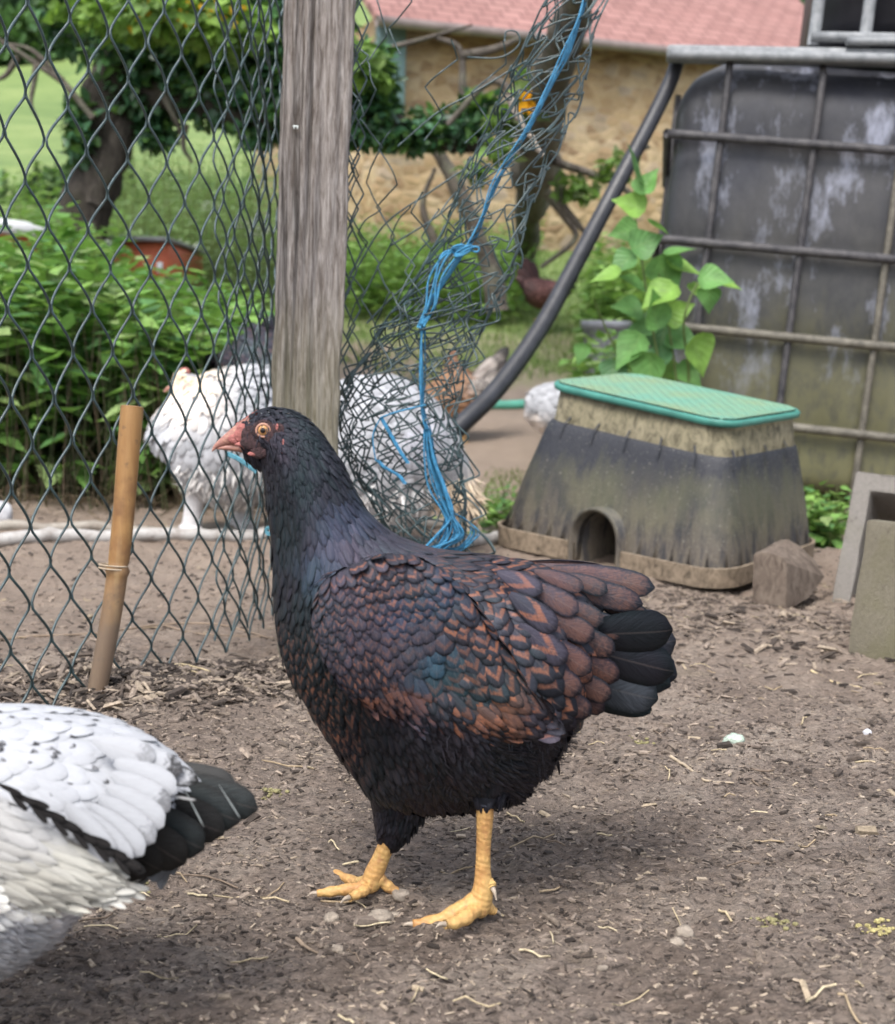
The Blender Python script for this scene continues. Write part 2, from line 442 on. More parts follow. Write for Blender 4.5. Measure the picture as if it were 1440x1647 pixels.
def stamp(mb, pos, d, n, L, W, base, mark, mode, lift, tpl=None, curl=1.0):
    tV, tQ, tU = tpl or (FV, FQ, FUV)
    N = len(pos)
    d = norm(d - n * (d * n).sum(-1, keepdims=True))
    la = np.asarray(lift)[:, None]
    d2 = norm(d * np.cos(la) + n * np.sin(la)); n2 = norm(n * np.cos(la) - d * np.sin(la))
    s = np.cross(d2, n2)
    rnd = RNG.random(N)
    fuv = np.concatenate([np.repeat(tU[None], N, 0), np.repeat(rnd[:, None, None], len(tU), 1)], -1)
    inst(mb, tV, tQ, pos, s * (np.asarray(W) / 2)[:, None], d2 * np.asarray(L)[:, None], n2 * (np.asarray(W) / 2 * curl)[:, None],
         fuv=fuv, base=base, mark=mark, mode=np.asarray(mode, float).reshape(-1, 1))
class Loft:
    """body surface lofted through chords given in photograph pixels at distance Y"""
    def __init__(s, ch, Y, M=90, T=48, ys=1.0, tuck=0.0, yo=None):
        ch = np.array(ch, float); s.Y = Y
        E = spline(ch, M); s.E = E
        Yt = np.full(M, float(Y)) if yo is None else np.interp(np.linspace(0, 1, M), np.linspace(0, 1, len(yo)), Y + np.array(yo))
        top = Hh(E[:, 0], E[:, 1], Yt); bot = Hh(E[:, 2], E[:, 3], Yt)
        s.Cn = (top + bot) / 2; s.Ax = (top - bot) / 2
        s.w = np.clip(E[:, 4], 0.3, None) * Y / F * ys
        th = np.linspace(0, 2 * math.pi, T, endpoint=False); s.th = th
        s.tuck = tuck
        P = s.Cn[:, None] + np.cos(th)[None, :, None] * s.Ax[:, None] - (np.sin(th)[None] * (1 - tuck * np.clip((-np.cos(th)[None] - .05) / .7, 0, 1) * np.ones((M, 1))) * s.w[:, None])[..., None] * A(0, 1, 0)
        s.P = P
        ds = np.gradient(P, axis=0); dt = np.roll(P, -1, 1) - np.roll(P, 1, 1)
        n = norm(np.cross(ds, dt)); 
        out = P - s.Cn[:, None]
        sg = np.sign((n * out).sum(-1, keepdims=True)); sg[sg == 0] = 1
        s.N = norm(n * sg); s.ds = norm(ds); s.M, s.T = M, T
    def mesh(s, mb, base=(0.01, 0.01, 0.012), shrink=0.0):
        P = s.P - s.N * shrink
        V = np.concatenate([P.reshape(-1, 3), s.Cn[:1], s.Cn[-1:]])
        Q = gridq(s.M, s.T, True); T = []
        for k in range(s.T):
            T.append((s.M * s.T, (k + 1) % s.T, k)); b = (s.M - 1) * s.T
            T.append((s.M * s.T + 1, b + k, b + (k + 1) % s.T))
        n = len(V)
        mb.add(V, Q, T, fuv=np.tile([[.5, .5, .5]], (n, 1)), base=np.tile([[*base, 1]], (n, 1)), mark=np.zeros((n, 4)), mode=np.zeros((n, 1)))
    def sample(s, n):
        P, N = s.P, s.N
        P2 = np.concatenate([P, P[:, :1]], 1); N2 = np.concatenate([N, N[:, :1]], 1); D2 = np.concatenate([s.ds, s.ds[:, :1]], 1)
        ar = np.linalg.norm(np.cross(P2[1:, :-1] - P2[:-1, :-1], P2[:-1, 1:] - P2[:-1, :-1]), axis=-1)
        p = (ar / ar.sum()).ravel(); k = RNG.choice(len(p), n, p=p)
        i, j = np.unravel_index(k, ar.shape); a = RNG.random(n)[:, None]; b = RNG.random(n)[:, None]
        def bl(G): return (G[i, j] * (1 - a) + G[i + 1, j] * a) * (1 - b) + (G[i, j + 1] * (1 - a) + G[i + 1, j + 1] * a) * b
        return bl(P2), norm(bl(N2)), norm(bl(D2))
def idw(x, y, ctl, cols, p=3.0):
    c = np.array([[q[0], q[1]] for q in ctl], float); v = np.array([q[2] for q in ctl], float)
    d = (x[:, None] - c[None, :, 0]) ** 2 + (y[:, None] - c[None, :, 1]) ** 2 + 30
    w = d ** (-p / 1.0 / 2 * 1.4); w /= w.sum(1, keepdims=True)
    return w @ v
def plumage(loft, mb, ctl, ncand=9000, dens=0.55, keep=None, tpl=None, Y=None, colvar=.2, front_only=False):
    """ctl: (x, y, (L, W, angle, r,g,b, mr,mg,mb, strength, mode, lift))"""
    P, N, D = loft.sample(ncand)
    px, py = proj(P)
    if front_only:
        k = N[:, 1] < 0.35; P, N, px, py = P[k], N[k], px[k], py[k]
    v = np.array([q[2] for q in ctl], float)
    ang = np.radians(v[:, 2]); ext = np.concatenate([v, np.cos(ang)[:, None], np.sin(ang)[:, None]], 1)
    val = idw(px, py, [(q[0], q[1], e) for q, e in zip(ctl, ext)], None)
    sc = (Y or loft.Y) / F
    L = val[:, 0] * sc; W = val[:, 1] * sc
    rad = W * dens
    acc = np.zeros((0, 3)); idx = []
    pts = np.empty((len(P), 3)); m = 0
    for i in range(len(P)):
        if m:
            d2 = ((pts[:m] - P[i]) ** 2).sum(1)
            if d2.min() < rad[i] ** 2: continue
        pts[m] = P[i]; m += 1; idx.append(i)
    idx = np.array(idx)
    if keep is not None: idx = idx[keep(px[idx], py[idx])]
    P, N, val, L, W = P[idx], N[idx], val[idx], L[idx], W[idx]
    n = len(P)
    # flow direction: pixel direction in the picture plane -> world x, z
    wx, wz = val[:, 12], -val[:, 13]
    jit = RNG.normal(0, .10, n)
    wx, wz = wx * np.cos(jit) - wz * np.sin(jit), wx * np.sin(jit) + wz * np.cos(jit)
    d = np.stack([wx, np.zeros(n), wz], -1)
    cv = RNG.uniform(1 - colvar, 1 + colvar, (n, 1))
    base = np.concatenate([np.clip(val[:, 3:6] * cv, 0, 1), np.ones((n, 1))], 1)
    mark = np.concatenate([np.clip(val[:, 6:9] * cv, 0, 1), np.clip(val[:, 9:10] * RNG.uniform(.5, 1.3, (n, 1)), 0, 1)], 1)
    k = RNG.uniform(.85, 1.15, n)
    stamp(mb, P - N * (W * .05)[:, None] - norm(d) * (L * .35)[:, None] * 0, d, N, L * k, W * RNG.uniform(.9, 1.1, n), base, mark, np.round(val[:, 10]),
          np.radians(val[:, 11]) + RNG.normal(0, .03, n), tpl)
    return n
def bigfeathers(mb, lst, Y, tpl=None):
    """(x0,y0,x1,y1,width, dY0, dY1, base, mark, strength, mode, tilt)"""
    for q in lst:
        x0, y0, x1, y1, w, d0, d1, base, mark, st, mode, tilt = q
        a = Hh(x0, y0, Y + d0); b = Hh(x1, y1, Y + d1)
        d = b - a; L = np.linalg.norm(d); n = norm(A(0, -math.cos(tilt), math.sin(tilt)))
        stamp(mb, a[None], d[None], n[None], A(L), A(w * Y / F), A(*base, 1)[None], A(*mark, st)[None], A(mode), A(0.0), tpl or (BV, BQ, BUV))

# ------------------------------------------------------------------ THE DARK HEN (standing in front)
HY = 1.0
K1 = (0.0075, 0.0075, 0.0095); KB = (0.020, 0.028, 0.046); KP = (0.033, 0.030, 0.041); KT = (0.017, 0.032, 0.040); BR = (0.21, 0.082, 0.043); BR2 = (0.105, 0.050, 0.033); KG = (0.021, 0.020, 0.025)  # KB, KP, KT: reflected-sky sheen of the feathers, put into base colour
chords = [(384, 695, 383, 724, 8), (394, 672, 396, 738, 20), (422, 657, 410, 748, 30), (455, 656, 420, 756, 36), (485, 668, 425, 776, 42),
          (512, 692, 430, 810, 48), (540, 732, 437, 850, 54), (562, 775, 441, 895, 62), (584, 815, 443, 945, 76), (622, 853, 448, 1005, 100),
          (675, 879, 466, 1075, 130), (735, 892, 498, 1135, 152), (790, 899, 540, 1200, 162), (840, 905, 585, 1255, 165), (880, 914, 655, 1290, 158),
          (910, 928, 740, 1288, 146), (932, 948, 806, 1278, 130), (945, 975, 854, 1250, 110), (950, 1010, 885, 1225, 84), (948, 1050, 893, 1185, 55), (940, 1085, 895, 1150, 20)]
hen = thing('hen', Gz(700, 1462), 'dark brown and black laced hen standing in profile on yellow legs', 'hen')
HL = Loft(chords, HY, 150, 64, tuck=.30)
mb = MB(); HL.mesh(mb, K1, 0.004)
# thighs join the body
TH_ = []
def thigh(mb, pts, Y, base=K1):
    q = [(p[0], p[1]) for p in pts]
    P = spline(np.concatenate([Hh([p[0] for p in pts], [p[1] for p in pts], [Y + p[3] for p in pts]), np.array([[p[2] * HY / F] for p in pts])], 1), 16)
    n0 = mb.n
    tube(mb, P[:, :3], P[:, 3], 20); k = mb.n - n0; TH_.append(P)
    for key, val in (('fuv', (.5, .5, .5)), ('base', (*base, 1)), ('mark', (0, 0, 0, 0)), ('mode', (0,))): mb.at[key].append(np.tile([val], (k, 1)))
thigh(mb, [(668, 1170, 62, .026), (656, 1240, 60, .030), (643, 1290, 46, .030), (630, 1330, 22, .030)], HY)
thigh(mb, [(780, 1180, 50, -.012), (790, 1230, 40, -.018), (784, 1280, 26, -.028), (781, 1300, 17, -.032)], HY)
mb.build('body', M_DARK, hen)
def cc(L, W, ang, b, m=BR, st=0.0, mode=0, lift=7): return (L, W, ang, *b, *m, st, mode, lift)
ctl = [(400, 680, cc(8, 6, 20, K1, lift=3)), (440, 665, cc(12, 7, 10, K1, lift=4)), (480, 690, cc(18, 8, 45, K1)), (430, 745, cc(16, 8, 80, K1)),
       (470, 760, cc(30, 10, 75, K1)), (520, 760, cc(36, 10, 65, K1)), (470, 830, cc(42, 11, 85, K1)), (540, 820, cc(44, 11, 66, KB)),
       (470, 920, cc(44, 14, 88, K1)), (520, 900, cc(50, 15, 82, KB)), (575, 880, cc(46, 16, 72, KP)), (560, 930, cc(55, 17, 78, KB)), (620, 900, cc(46, 17, 50, KP)),
       (650, 880, cc(60, 13, 28, KP, BR, .1)), (720, 895, cc(60, 16, 18, KG, BR, .2)), (460, 1010, cc(42, 20, 82, K1, BR, .25)), (482, 1085, cc(44, 24, 76, K1, BR, .45)),
       (515, 1145, cc(46, 26, 68, K1, BR, .55)), (545, 1190, cc(46, 20, 70, K1, BR, .3)), (600, 1180, cc(50, 16, 72, K1)), (680, 1180, cc(50, 14, 60, KG)), (480, 960, cc(42, 15, 88, K1)), (530, 1100, cc(44, 20, 72, K1, BR, .3)), (700, 930, cc(42, 25, 60, KG, BR, .75)), (770, 930, cc(42, 28, 50, KG, BR, .95)),
       (830, 930, cc(46, 32, 40, KG, BR, .95)), (900, 950, cc(60, 36, 22, KG, BR, .9, 0)), (780, 1000, cc(48, 34, 68, KG, BR, .95)), (850, 1010, cc(56, 40, 58, KG, BR, 1)),
       (790, 1080, cc(56, 36, 74, KP, BR, .85)), (860, 1090, cc(66, 46, 55, K1, BR, 1, 0)), (920, 1050, cc(66, 46, 25, K1, BR, .9, 2)), (900, 1130, cc(60, 40, 20, K1, BR, .7)),
       (590, 1250, cc(60, 17, 66, KG, BR, .1)), (630, 1220, cc(64, 18, 76, KG, BR2, .12)), (680, 1210, cc(60, 15, 70, K1, BR, .1)), (640, 1290, cc(50, 14, 80, K1)),
       (740, 1220, cc(56, 9, 60, KG, lift=16)), (800, 1240, cc(50, 8, 20, KG, lift=24)), (800, 1190, cc(46, 7, -10, KG, lift=22)), (860, 1200, cc(34, 6, 70, KG, lift=12)), (720, 1290, cc(44, 8, 75, K1, lift=14)), (850, 1260, cc(36, 7, 110, K1, lift=12))]
mb = MB()
nf = plumage(HL, mb, ctl, 26000, 0.46, keep=lambda x, y: (x < 560) | (y < 1010) & (x < 720) | True)
# loose fluff over the belly and thighs
def fluff(loft, mb, n, reg, L, W, base, ang, spread, lift, Y):
    P, N, D = loft.sample(n * 12); px, py = proj(P)
    k = reg(px, py); P, N, px, py = P[k][:n], N[k][:n], px[k][:n], py[k][:n]; n = len(P)
    a = np.radians(ang + RNG.normal(0, spread, n)); d = np.stack([np.cos(a), np.zeros(n), -np.sin(a)], -1)
    s = Y / F; cv = RNG.uniform(.5, 1.6, (n, 1))
    stamp(mb, P, d, N, RNG.uniform(.6, 1.3, n) * L * s, RNG.uniform(.6, 1.3, n) * W * s, np.concatenate([A(*base)[None] * cv, np.ones((n, 1))], 1), np.zeros((n, 4)), np.zeros(n), np.radians(RNG.uniform(lift * .4, lift * 1.4, n)), (LV, LQ, LUV), 1.0)
fluff(HL, mb, 4200, lambda x, y: (y > 1160) & (x > 690), 32, 2.6, (0.022, 0.02, 0.024), 40, 45, 26, HY)
fluff(HL, mb, 1400, lambda x, y: (y > 1240) & (x > 600), 26, 2.6, (0.014, 0.013, 0.015), 80, 25, 22, HY)
fluff(HL, mb, 900, lambda x, y: (y < 900) & (x < 520), 24, 2.4, (0.012, 0.012, 0.016), 78, 12, 9, HY)
# feathers round the tops of the legs
for (cx, cy, dy, r, y2) in ((648, 1230, .03, 66, 1362), (786, 1230, -.026, 38, 1304)):
    n = 700; a = RNG.uniform(0, 2 * math.pi, n); t = RNG.random(n)
    rr = r * (1 - t * (.66 if cx < 700 else .62)) * HY / F
    c0 = Hh(cx - 20 * t if cx < 700 else cx - 4 * t, cy + (y2 - cy - 30) * t, HY + dy)
    N = np.stack([np.cos(a), np.sin(a), np.full(n, -.2)], -1); N = norm(N)
    stamp(mb, c0 + N * rr[:, None], np.tile([[0.02, 0, -1.]], (n, 1)) - N * .35, N, np.full(n, 38 * HY / F), np.full(n, 13 * HY / F), np.tile([[*K1, 1]], (n, 1)) * RNG.uniform(.7, 1.5, (n, 1)), np.zeros((n, 4)), np.zeros(n), np.full(n, .02))
for P_, tm_ in zip(TH_, (.95, .55)):
    n = 900; t = RNG.random(n) * tm_ * (len(P_) - 1); a = RNG.uniform(0, 2 * math.pi, n); i = t.astype(int); f = (t - i)[:, None]
    c0 = P_[i, :3] * (1 - f) + P_[i + 1, :3] * f; rr = (P_[i, 3:] * (1 - f) + P_[i + 1, 3:] * f)
    N = norm(np.stack([np.cos(a), np.sin(a), np.full(n, -.15)], -1)); D = np.tile(norm(P_[-1, :3] - P_[5, :3]), (n, 1))
    stamp(mb, c0 + N * rr * .97, D - N * .3, N, RNG.uniform(22, 40, n) * HY / F, RNG.uniform(7, 13, n) * HY / F, np.tile([[*KG, 1]], (n, 1)) * RNG.uniform(.3, 1.1, (n, 1)), np.zeros((n, 4)), np.zeros(n), np.radians(RNG.uniform(3, 12, n)))
mb.build('plumage', M_DARK, hen)
# wings
def wing(side):
    Yw = HY - 0.070 * side
    wc = [(512, 955, 503, 985, 3), (530, 925, 512, 1025, 14), (570, 905, 530, 1068, 22), (625, 890, 570, 1105, 27), (690, 905, 640, 1135, 29),
          (745, 950, 705, 1152, 27), (790, 1010, 765, 1165, 23), (830, 1075, 815, 1172, 16), (858, 1130, 850, 1172, 6), (866, 1155, 862, 1168, 2)]
    if side < 0:
        L = Loft(wc, Yw, 50, 32)
        # the far wing keeps its real size instead of growing with distance
    else:
        L = Loft(wc, Yw, 60, 40)
    mb = MB(); L.mesh(mb, K1, 0.0015)
    ct = [(520, 985, cc(30, 15, 88, KP, BR, .35)), (550, 960, cc(30, 18, 84, KP, BR, .4)), (600, 930, cc(30, 22, 66, KG, BR, .7)), (650, 915, cc(30, 24, 62, KG, BR, .7)), (540, 1030, cc(32, 16, 82, KP, BR, .3)),
          (590, 1000, cc(32, 20, 80, KP, BR2, .45)), (640, 970, cc(32, 27, 76, KB, BR, .5)), (690, 950, cc(32, 28, 72, KB, BR, .5)), (590, 1060, cc(44, 16, 72, KG, BR, .6)), (640, 1030, cc(36, 26, 78, KP, BR2, .4)),
          (690, 1010, cc(34, 32, 82, KP, BR2, .35)), (700, 1050, cc(34, 34, 84, (0.022, 0.046, 0.070), BR2, .05)), (610, 1100, cc(64, 13, 58, KG, BR, .4, 2)), (650, 1110, cc(74, 14, 52, KB, BR, .35, 2)), (700, 1125, cc(84, 14, 42, KG, BR, .8, 2)), (720, 1070, cc(44, 36, 62, KT, BR, .35)), (760, 1100, cc(60, 34, 45, KT, BR, .9)), (740, 1140, cc(84, 13, 30, BR2, BR, .8, 2)),  # the teal patch is sheen held in base colour
          (740, 1000, cc(46, 34, 70, KG, BR, .9)), (770, 1060, cc(56, 36, 66, KG, BR, .9)), (780, 1120, cc(70, 30, 35, BR2, BR, .8, 0)), (830, 1140, cc(60, 30, 25, KG, BR, .9))]
    plumage(L, mb, ct, 9000, 0.42)
    return mb.build('wing', M_DARK, hen)
wing(1); wing(-1)
# tail and tail coverts
KD = (0.022, 0.024, 0.030); KD2 = (0.034, 0.036, 0.044)
mb = MB()
tl = [(930, 1020, 1082, 1012, 74, .03, .03, K1, K1, 0, 0, .2), (930, 1040, 1086, 1085, 74, .025, .03, K1, K1, 0, 0, 0.1), (930, 1040, 1078, 1102, 56, .012, .015, KD, K1, 0, 0, 0.),
      (930, 1000, 1080, 1020, 52, .0, .004, K1, BR2, .6, 0, .1), (925, 1046, 1084, 1028, 88, -.012, -.004, KD2, KD, 0, 0, .05), (925, 1060, 1076, 1062, 76, -.02, -.010, KD, KD, 0, 0, -.05),
      (915, 1090, 1056, 1120, 74, -.02, -.012, KD2, KD, 0, 0, -.1), (900, 1110, 1048, 1140, 44, -.010, -.006, K1, KD, 0, 0, -.1),
      (930, 1080, 1045, 1146, 40, .01, .01, K1, KD, 0, 0, -.1)]
bigfeathers(mb, tl, HY)
cv = []
def cov(x0, y0, x1, y1, w, d0, d1, b=KG, st=.75, mode=2, tilt=.15): cv.append((x0, y0, x1, y1, w, d0, d1, b, CB if mode == 2 else BR, st, mode, tilt))
CB = (0.092, 0.043, 0.029)
cov(850, 905, 985, 925, 30, 0, 0, KG, .6, 2, .5); cov(890, 915, 1052, 947, 46, -.005, -.005, KG, .85, 2, .3); cov(870, 930, 1030, 972, 44, -.02, -.014, KG, .8, 2, .2); cov(930, 950, 1045, 996, 36, -.01, -.01, K1, .6, 2, .1)
cov(860, 918, 935, 950, 30, -.032, -.028, KG, .7, 2, .4); cov(905, 925, 975, 952, 30, -.025, -.022, KG, .7, 2, .3); cov(800, 920, 868, 955, 34, -.05, -.045, KP, .7, 0, .4); cov(850, 938, 922, 985, 38, -.046, -.037, KP, .75, 2, .3)
cov(820, 955, 890, 1010, 40, -.058, -.05, KP, .9, 0, .2); cov(890, 965, 965, 1000, 36, -.038, -.03, KG, .75, 2, .2); cov(870, 985, 950, 1022, 40, -.05, -.04, KG, .75, 2, .15); cov(930, 985, 1000, 1018, 38, -.03, -.024, KG, .7, 2, .1)
cov(900, 1010, 985, 1045, 40, -.042, -.034, K1, .75, 2, .1); cov(835, 1005, 905, 1060, 42, -.062, -.052, KP, .9, 0, .15); cov(865, 1025, 945, 1075, 44, -.056, -.046, KG, .85, 2, .1); cov(915, 1045, 992, 1088, 42, -.042, -.034, K1, .7, 2, 0)
cov(850, 1060, 930, 1108, 42, -.06, -.05, KG, .8, 2, .05); cov(900, 1078, 980, 1118, 40, -.045, -.037, K1, .7, 2, 0); cov(830, 1085, 905, 1135, 40, -.064, -.056, K1, .8, 0, 0); cov(870, 1100, 948, 1145, 40, -.054, -.046, K1, .65, 2, 0)
cov(905, 1108, 972, 1142, 34, -.04, -.036, K1, .5, 2, -.1); cov(840, 1120, 925, 1166, 36, -.056, -.048, K1, .4, 0, -.1); cov(800, 1075, 865, 1135, 40, -.07, -.062, KG, .9, 0, .05)
bigfeathers(mb, cv, HY)
far = [(a, b, c_, d, e, -f, -g, h, i, j, k, -l) for (a, b, c_, d, e, f, g, h, i, j, k, l) in cv + tl]
bigfeathers(mb, far, HY)
mb.build('tail', M_DARK, hen)
# head: skin, beak, eyes
M_SKIN = simple('red_face_skin', (0.30, 0.10, 0.085), 0.55, 0.45, 500, 0.8, 900, 0.5)
M_SKINP = simple('pink_skin', (0.36, 0.12, 0.105), 0.5, 0.3, 350, 0.6, 700, 0.5)
def mat_beak():
    m = NT('beak_horn'); n = m.noise(260, 4, 0.6, m.pos((1, 1, 2)))
    c = m.ramp(n, [(0.3, (0.22, 0.10, 0.085)), (0.55, (0.36, 0.17, 0.13)), (0.8, (0.44, 0.28, 0.19))])
    m.bump(n, 0.3, 0.002); return m.fin(c, 0.4, 0.5)
M_BEAK = mat_beak()
mb = MB()
Loft([(404, 668, 404, 716, 17), (392, 674, 392, 716, 15), (378, 684, 378, 716, 11), (362, 698, 362, 718, 8), (350, 709, 351, 721, 5), (343, 718, 344, 725, 2), (341, 724, 341, 727, 1)], HY, 24, 20).mesh(mb)
for nm in list(mb.at): pass
beak = mk('beak', np.concatenate(mb.V), [np.concatenate(mb.Q), np.concatenate(mb.T)], M_BEAK, hen)
mb = MB(); Loft([(412, 712, 415, 738, 15), (395, 713, 397, 730, 12), (375, 714, 377, 726, 8.5), (358, 716, 360, 724, 5.5), (349, 719, 350, 723, 2)], HY, 16, 16).mesh(mb)
mk('lower_beak', np.concatenate(mb.V), [np.concatenate(mb.Q), np.concatenate(mb.T)], M_BEAK, beak)
def ell(mb, c, a, b, d, n=14, m=20, X=(1, 0, 0), Y=(0, 1, 0), Z=(0, 0, 1), **at):
    th = np.linspace(0, math.pi, n); ph = np.linspace(0, 2 * math.pi, m, endpoint=False)
    V = A(*c) + (np.sin(th)[:, None] * np.cos(ph)[None] * a)[..., None] * A(*X) + (np.sin(th)[:, None] * np.sin(ph)[None] * b)[..., None] * A(*Y) + (np.cos(th)[:, None] * np.ones(m)[None] * d)[..., None] * A(*Z)
    mb.add(V.reshape(-1, 3), gridq(n, m, True)[:, ::-1], **at)
px = HY / F
for sgn in (1, -1):
    yy = lambda k: HY - sgn * k * px
    mb = MB()
    # bare facial skin lies in a thin lobed patch round the eye and along the gape
    for (x, y, a, d, t, o) in ((424, 692, 19, 17, 5, 30), (438, 704, 15, 14, 6, 31), (408, 712, 22, 12, 6, 26), (402, 700, 14, 16, 5, 23), (418, 726, 16, 12, 6, 26), (447, 692, 12, 12, 4, 33)):
        c = Hh(x, y, yy(o)); ell(mb, c, a * px, t * px, d * px)
    s = mb.build('face_skin', simple('dusky_face', (0.055, 0.028, 0.030), 0.6, 0.9, 420, 0.8, 1100, 0.4), hen)
    mb = MB()
    for (x, y, a, d, t, o) in ((390, 700, 14, 13, 4, 15), (380, 706, 14, 8, 4, 12), (398, 715, 20, 5, 5, 21), (390, 690, 10, 9, 4, 14), (456, 718, 7, 12, 3, 39), (409, 730, 11, 4, 4, 27), (446, 690, 5, 9, 3, 34), (404, 706, 14, 8, 4, 22)):
        c = Hh(x, y, yy(o)); ell(mb, c, a * px, t * px, d * px)
    mb.build('pink_skin', M_SKINP, s)
    mb = MB()
    c = Hh(424, 692, yy(29)); ell(mb, c, 10 * px, 9 * px, 10 * px, 20, 24)
    def mat_eye():
        m = NT('amber_eye'); g = m.pos((1, 1, 1))
        sp = m.n('SeparateXYZ'); m.t.links.new(g, sp.inputs[0])
        cl = c - ORG[hen.name]
        dx = m.math('SUBTRACT', sp.outputs[0], float(cl[0])); dz = m.math('SUBTRACT', sp.outputs[2], float(cl[2]))
        r = m.math('SQRT', m.math('ADD', m.math('MULTIPLY', dx, dx), m.math('MULTIPLY', dz, dz)))
        f = m.math('DIVIDE', r, float(10 * px))
        col = m.ramp(f, [(0.36, (0.004, 0.003, 0.003)), (0.42, (0.16, 0.06, 0.02)), (0.6, (0.50, 0.27, 0.10)), (0.86, (0.42, 0.22, 0.09)), (0.93, (0.03, 0.015, 0.01))])
        return m.fin(col, 0.08, 0.6)
    mb.build('eye', mat_eye(), hen)
    # eyelid ring
    a = np.linspace(0, 2 * math.pi, 33); mb = MB()
    ring = np.stack([c[0] + np.cos(a) * 10.5 * px, np.full(33, c[1] - sgn * 4.0 * px), c[2] + np.sin(a) * 10 * px], -1)
    tube(mb, ring, 2.3 * px, 8, False)
    mb.build('eyelid', simple('eyelid_skin', (0.38, 0.20, 0.14), 0.5, 0.3, 600), hen)
    mb = MB(); c = Hh(378, 703, yy(12.5)); ell(mb, c, 4 * px, 2 * px, 2 * px, 8, 10); mb.build('nostril', simple('nostril_dark', (0.06, 0.02, 0.015)), beak)
mb = MB()
for k in range(7): ell(mb, Hh(384 + 5 * k, 683 - 3.3 * k, HY), 5 * px, 5 * px, 4 * px, 8, 10)
mb.build('comb', M_SKINP, hen)
# legs and feet
def mat_leg():
    m = NT('yellow_scaled_legs'); p = m.pos()
    v = m.n('TexVoronoi', Scale=260.0); m.set(v.inputs['Vector'], m.pos((1, 1, .8)))
    n = m.noise(40, 5, 0.6, p)
    c = m.ramp(n, [(0.3, (0.46, 0.22, 0.08)), (0.5, (0.62, 0.36, 0.13)), (0.7, (0.62, 0.42, 0.16))])
    c = m.mix(m.ramp(m.noise(120, 4, 0.7, p), [(0.55, 0.0), (0.75, 0.6)]), c, (0.36, 0.12, 0.07))
    c = m.mix(0.55, c, m.ramp(v.outputs['Distance'], [(0.0, 1.15), (0.5, 0.65)]), 'MULTIPLY')
    gg = m.n('NewGeometry'); s3 = m.n('SeparateXYZ'); m.t.links.new(gg.outputs['Position'], s3.inputs[0])
    band = m.math('ABSOLUTE', m.math('SUBTRACT', m.math('FRACT', m.math('ADD', m.math('MULTIPLY', m.math('ADD', s3.outputs[2], m.math('MULTIPLY', s3.outputs[0], .25)), 210.0), m.math('MULTIPLY', n, 3.0))), .5))
    c = m.mix(.16, c, m.ramp(band, [(0.0, .55), (.12, 1.1)]), 'MULTIPLY')
    m.bump(m.math('SUBTRACT', m.math('MULTIPLY', band, .8), v.outputs['Distance']), 0.4, 0.0015)
    return m.fin(c, 0.55, 0.4)
M_LEG = mat_leg(); M_CLAW = simple('claw_horn', (0.34, 0.28, 0.22), 0.4, 0.3, 200)
def leg(parent, shank, toes, mat=M_LEG, sc=px, claws=True, Y=HY):
    mb = MB(); cl = []
    S = spline(np.concatenate([Hh([q[0] for q in shank], [q[1] for q in shank], [Y + q[3] for q in shank]), [[q[2] * sc] for q in shank]], 1), 26)
    tube(mb, S[:, :3], S[:, 3], 14)
    for t in toes:
        T = spline(np.concatenate([Hh([q[0] for q in t], [q[1] for q in t], [Y + q[3] for q in t]), [[q[2] * sc] for q in t]], 1), 22)
        kn = 1 + .09 * np.sin(np.linspace(0, 3.2 * 2 * math.pi, 22))
        tube(mb, T[:, :3], T[:, 3] * kn, 12)
        if claws:
            e = T[-1, :3]; d = norm(T[-1, :3] - T[-3, :3]); r = T[-1, 3]
            cp = [e - d * r * .6, e + d * r * 1.4 + A(0, 0, r * .2), e + d * r * 2.6 - A(0, 0, r * .5)]
            mc = MB(); tube(mc, spline(cp, 8), np.linspace(r * .8, r * .1, 8), 8); cl.append(mc)
    l = mb.build('leg', mat, parent)
    for mc in cl: mc.build('claw', M_CLAW, l)
    return l
# near foot on the ground at y=1490, far foot at y=1440
n0 = -.032; f0 = .027
leg(hen, [(781, 1288, 14, n0), (780, 1315, 14, n0), (778, 1360, 12, n0), (777, 1400, 13, n0), (777, 1430, 17, n0), (770, 1458, 20, n0), (764, 1468, 14, n0)],
    [[(770, 1450, 18, n0), (745, 1462, 15, n0 - .004), (715, 1478, 12.5, n0 - .008), (685, 1485, 10, n0 - .010), (664, 1487, 7, n0 - .011)],
     [(768, 1458, 14, n0), (752, 1474, 12, n0 - .018), (733, 1484, 10, n0 - .028), (716, 1487, 7, n0 - .034)],
     [(768, 1452, 14, n0), (748, 1458, 12, n0 + .018), (726, 1462, 9, n0 + .030), (706, 1464, 6, n0 + .036)],
     [(780, 1418, 9, n0), (789, 1422, 9, n0 - .002), (792, 1428, 7, n0 - .004)],
     [(776, 1452, 12, n0), (788, 1462, 9, n0 + .004), (796, 1466, 6, n0 + .006)]])
leg(hen, [(632, 1325, 15, f0), (625, 1350, 14.5, f0), (613, 1380, 15, f0), (602, 1405, 17, f0), (597, 1422, 17, f0), (592, 1432, 10, f0)],
    [[(600, 1420, 15, f0), (575, 1429, 11, f0 - .002), (548, 1432, 9.5, f0 - .004), (528, 1435, 8.5, f0 - .005), (510, 1437, 6, f0 - .006)],
     [(600, 1418, 14, f0), (575, 1419, 10, f0 + .02), (555, 1412, 8.5, f0 + .034), (540, 1405, 7.5, f0 + .045), (532, 1402, 5, f0 + .05)],
     [(598, 1424, 12, f0), (580, 1436, 9, f0 - .014), (562, 1444, 7, f0 - .022)],
     [(608, 1412, 12, f0), (622, 1424, 10, f0), (636, 1434, 8.5, f0), (643, 1438, 5, f0)]])

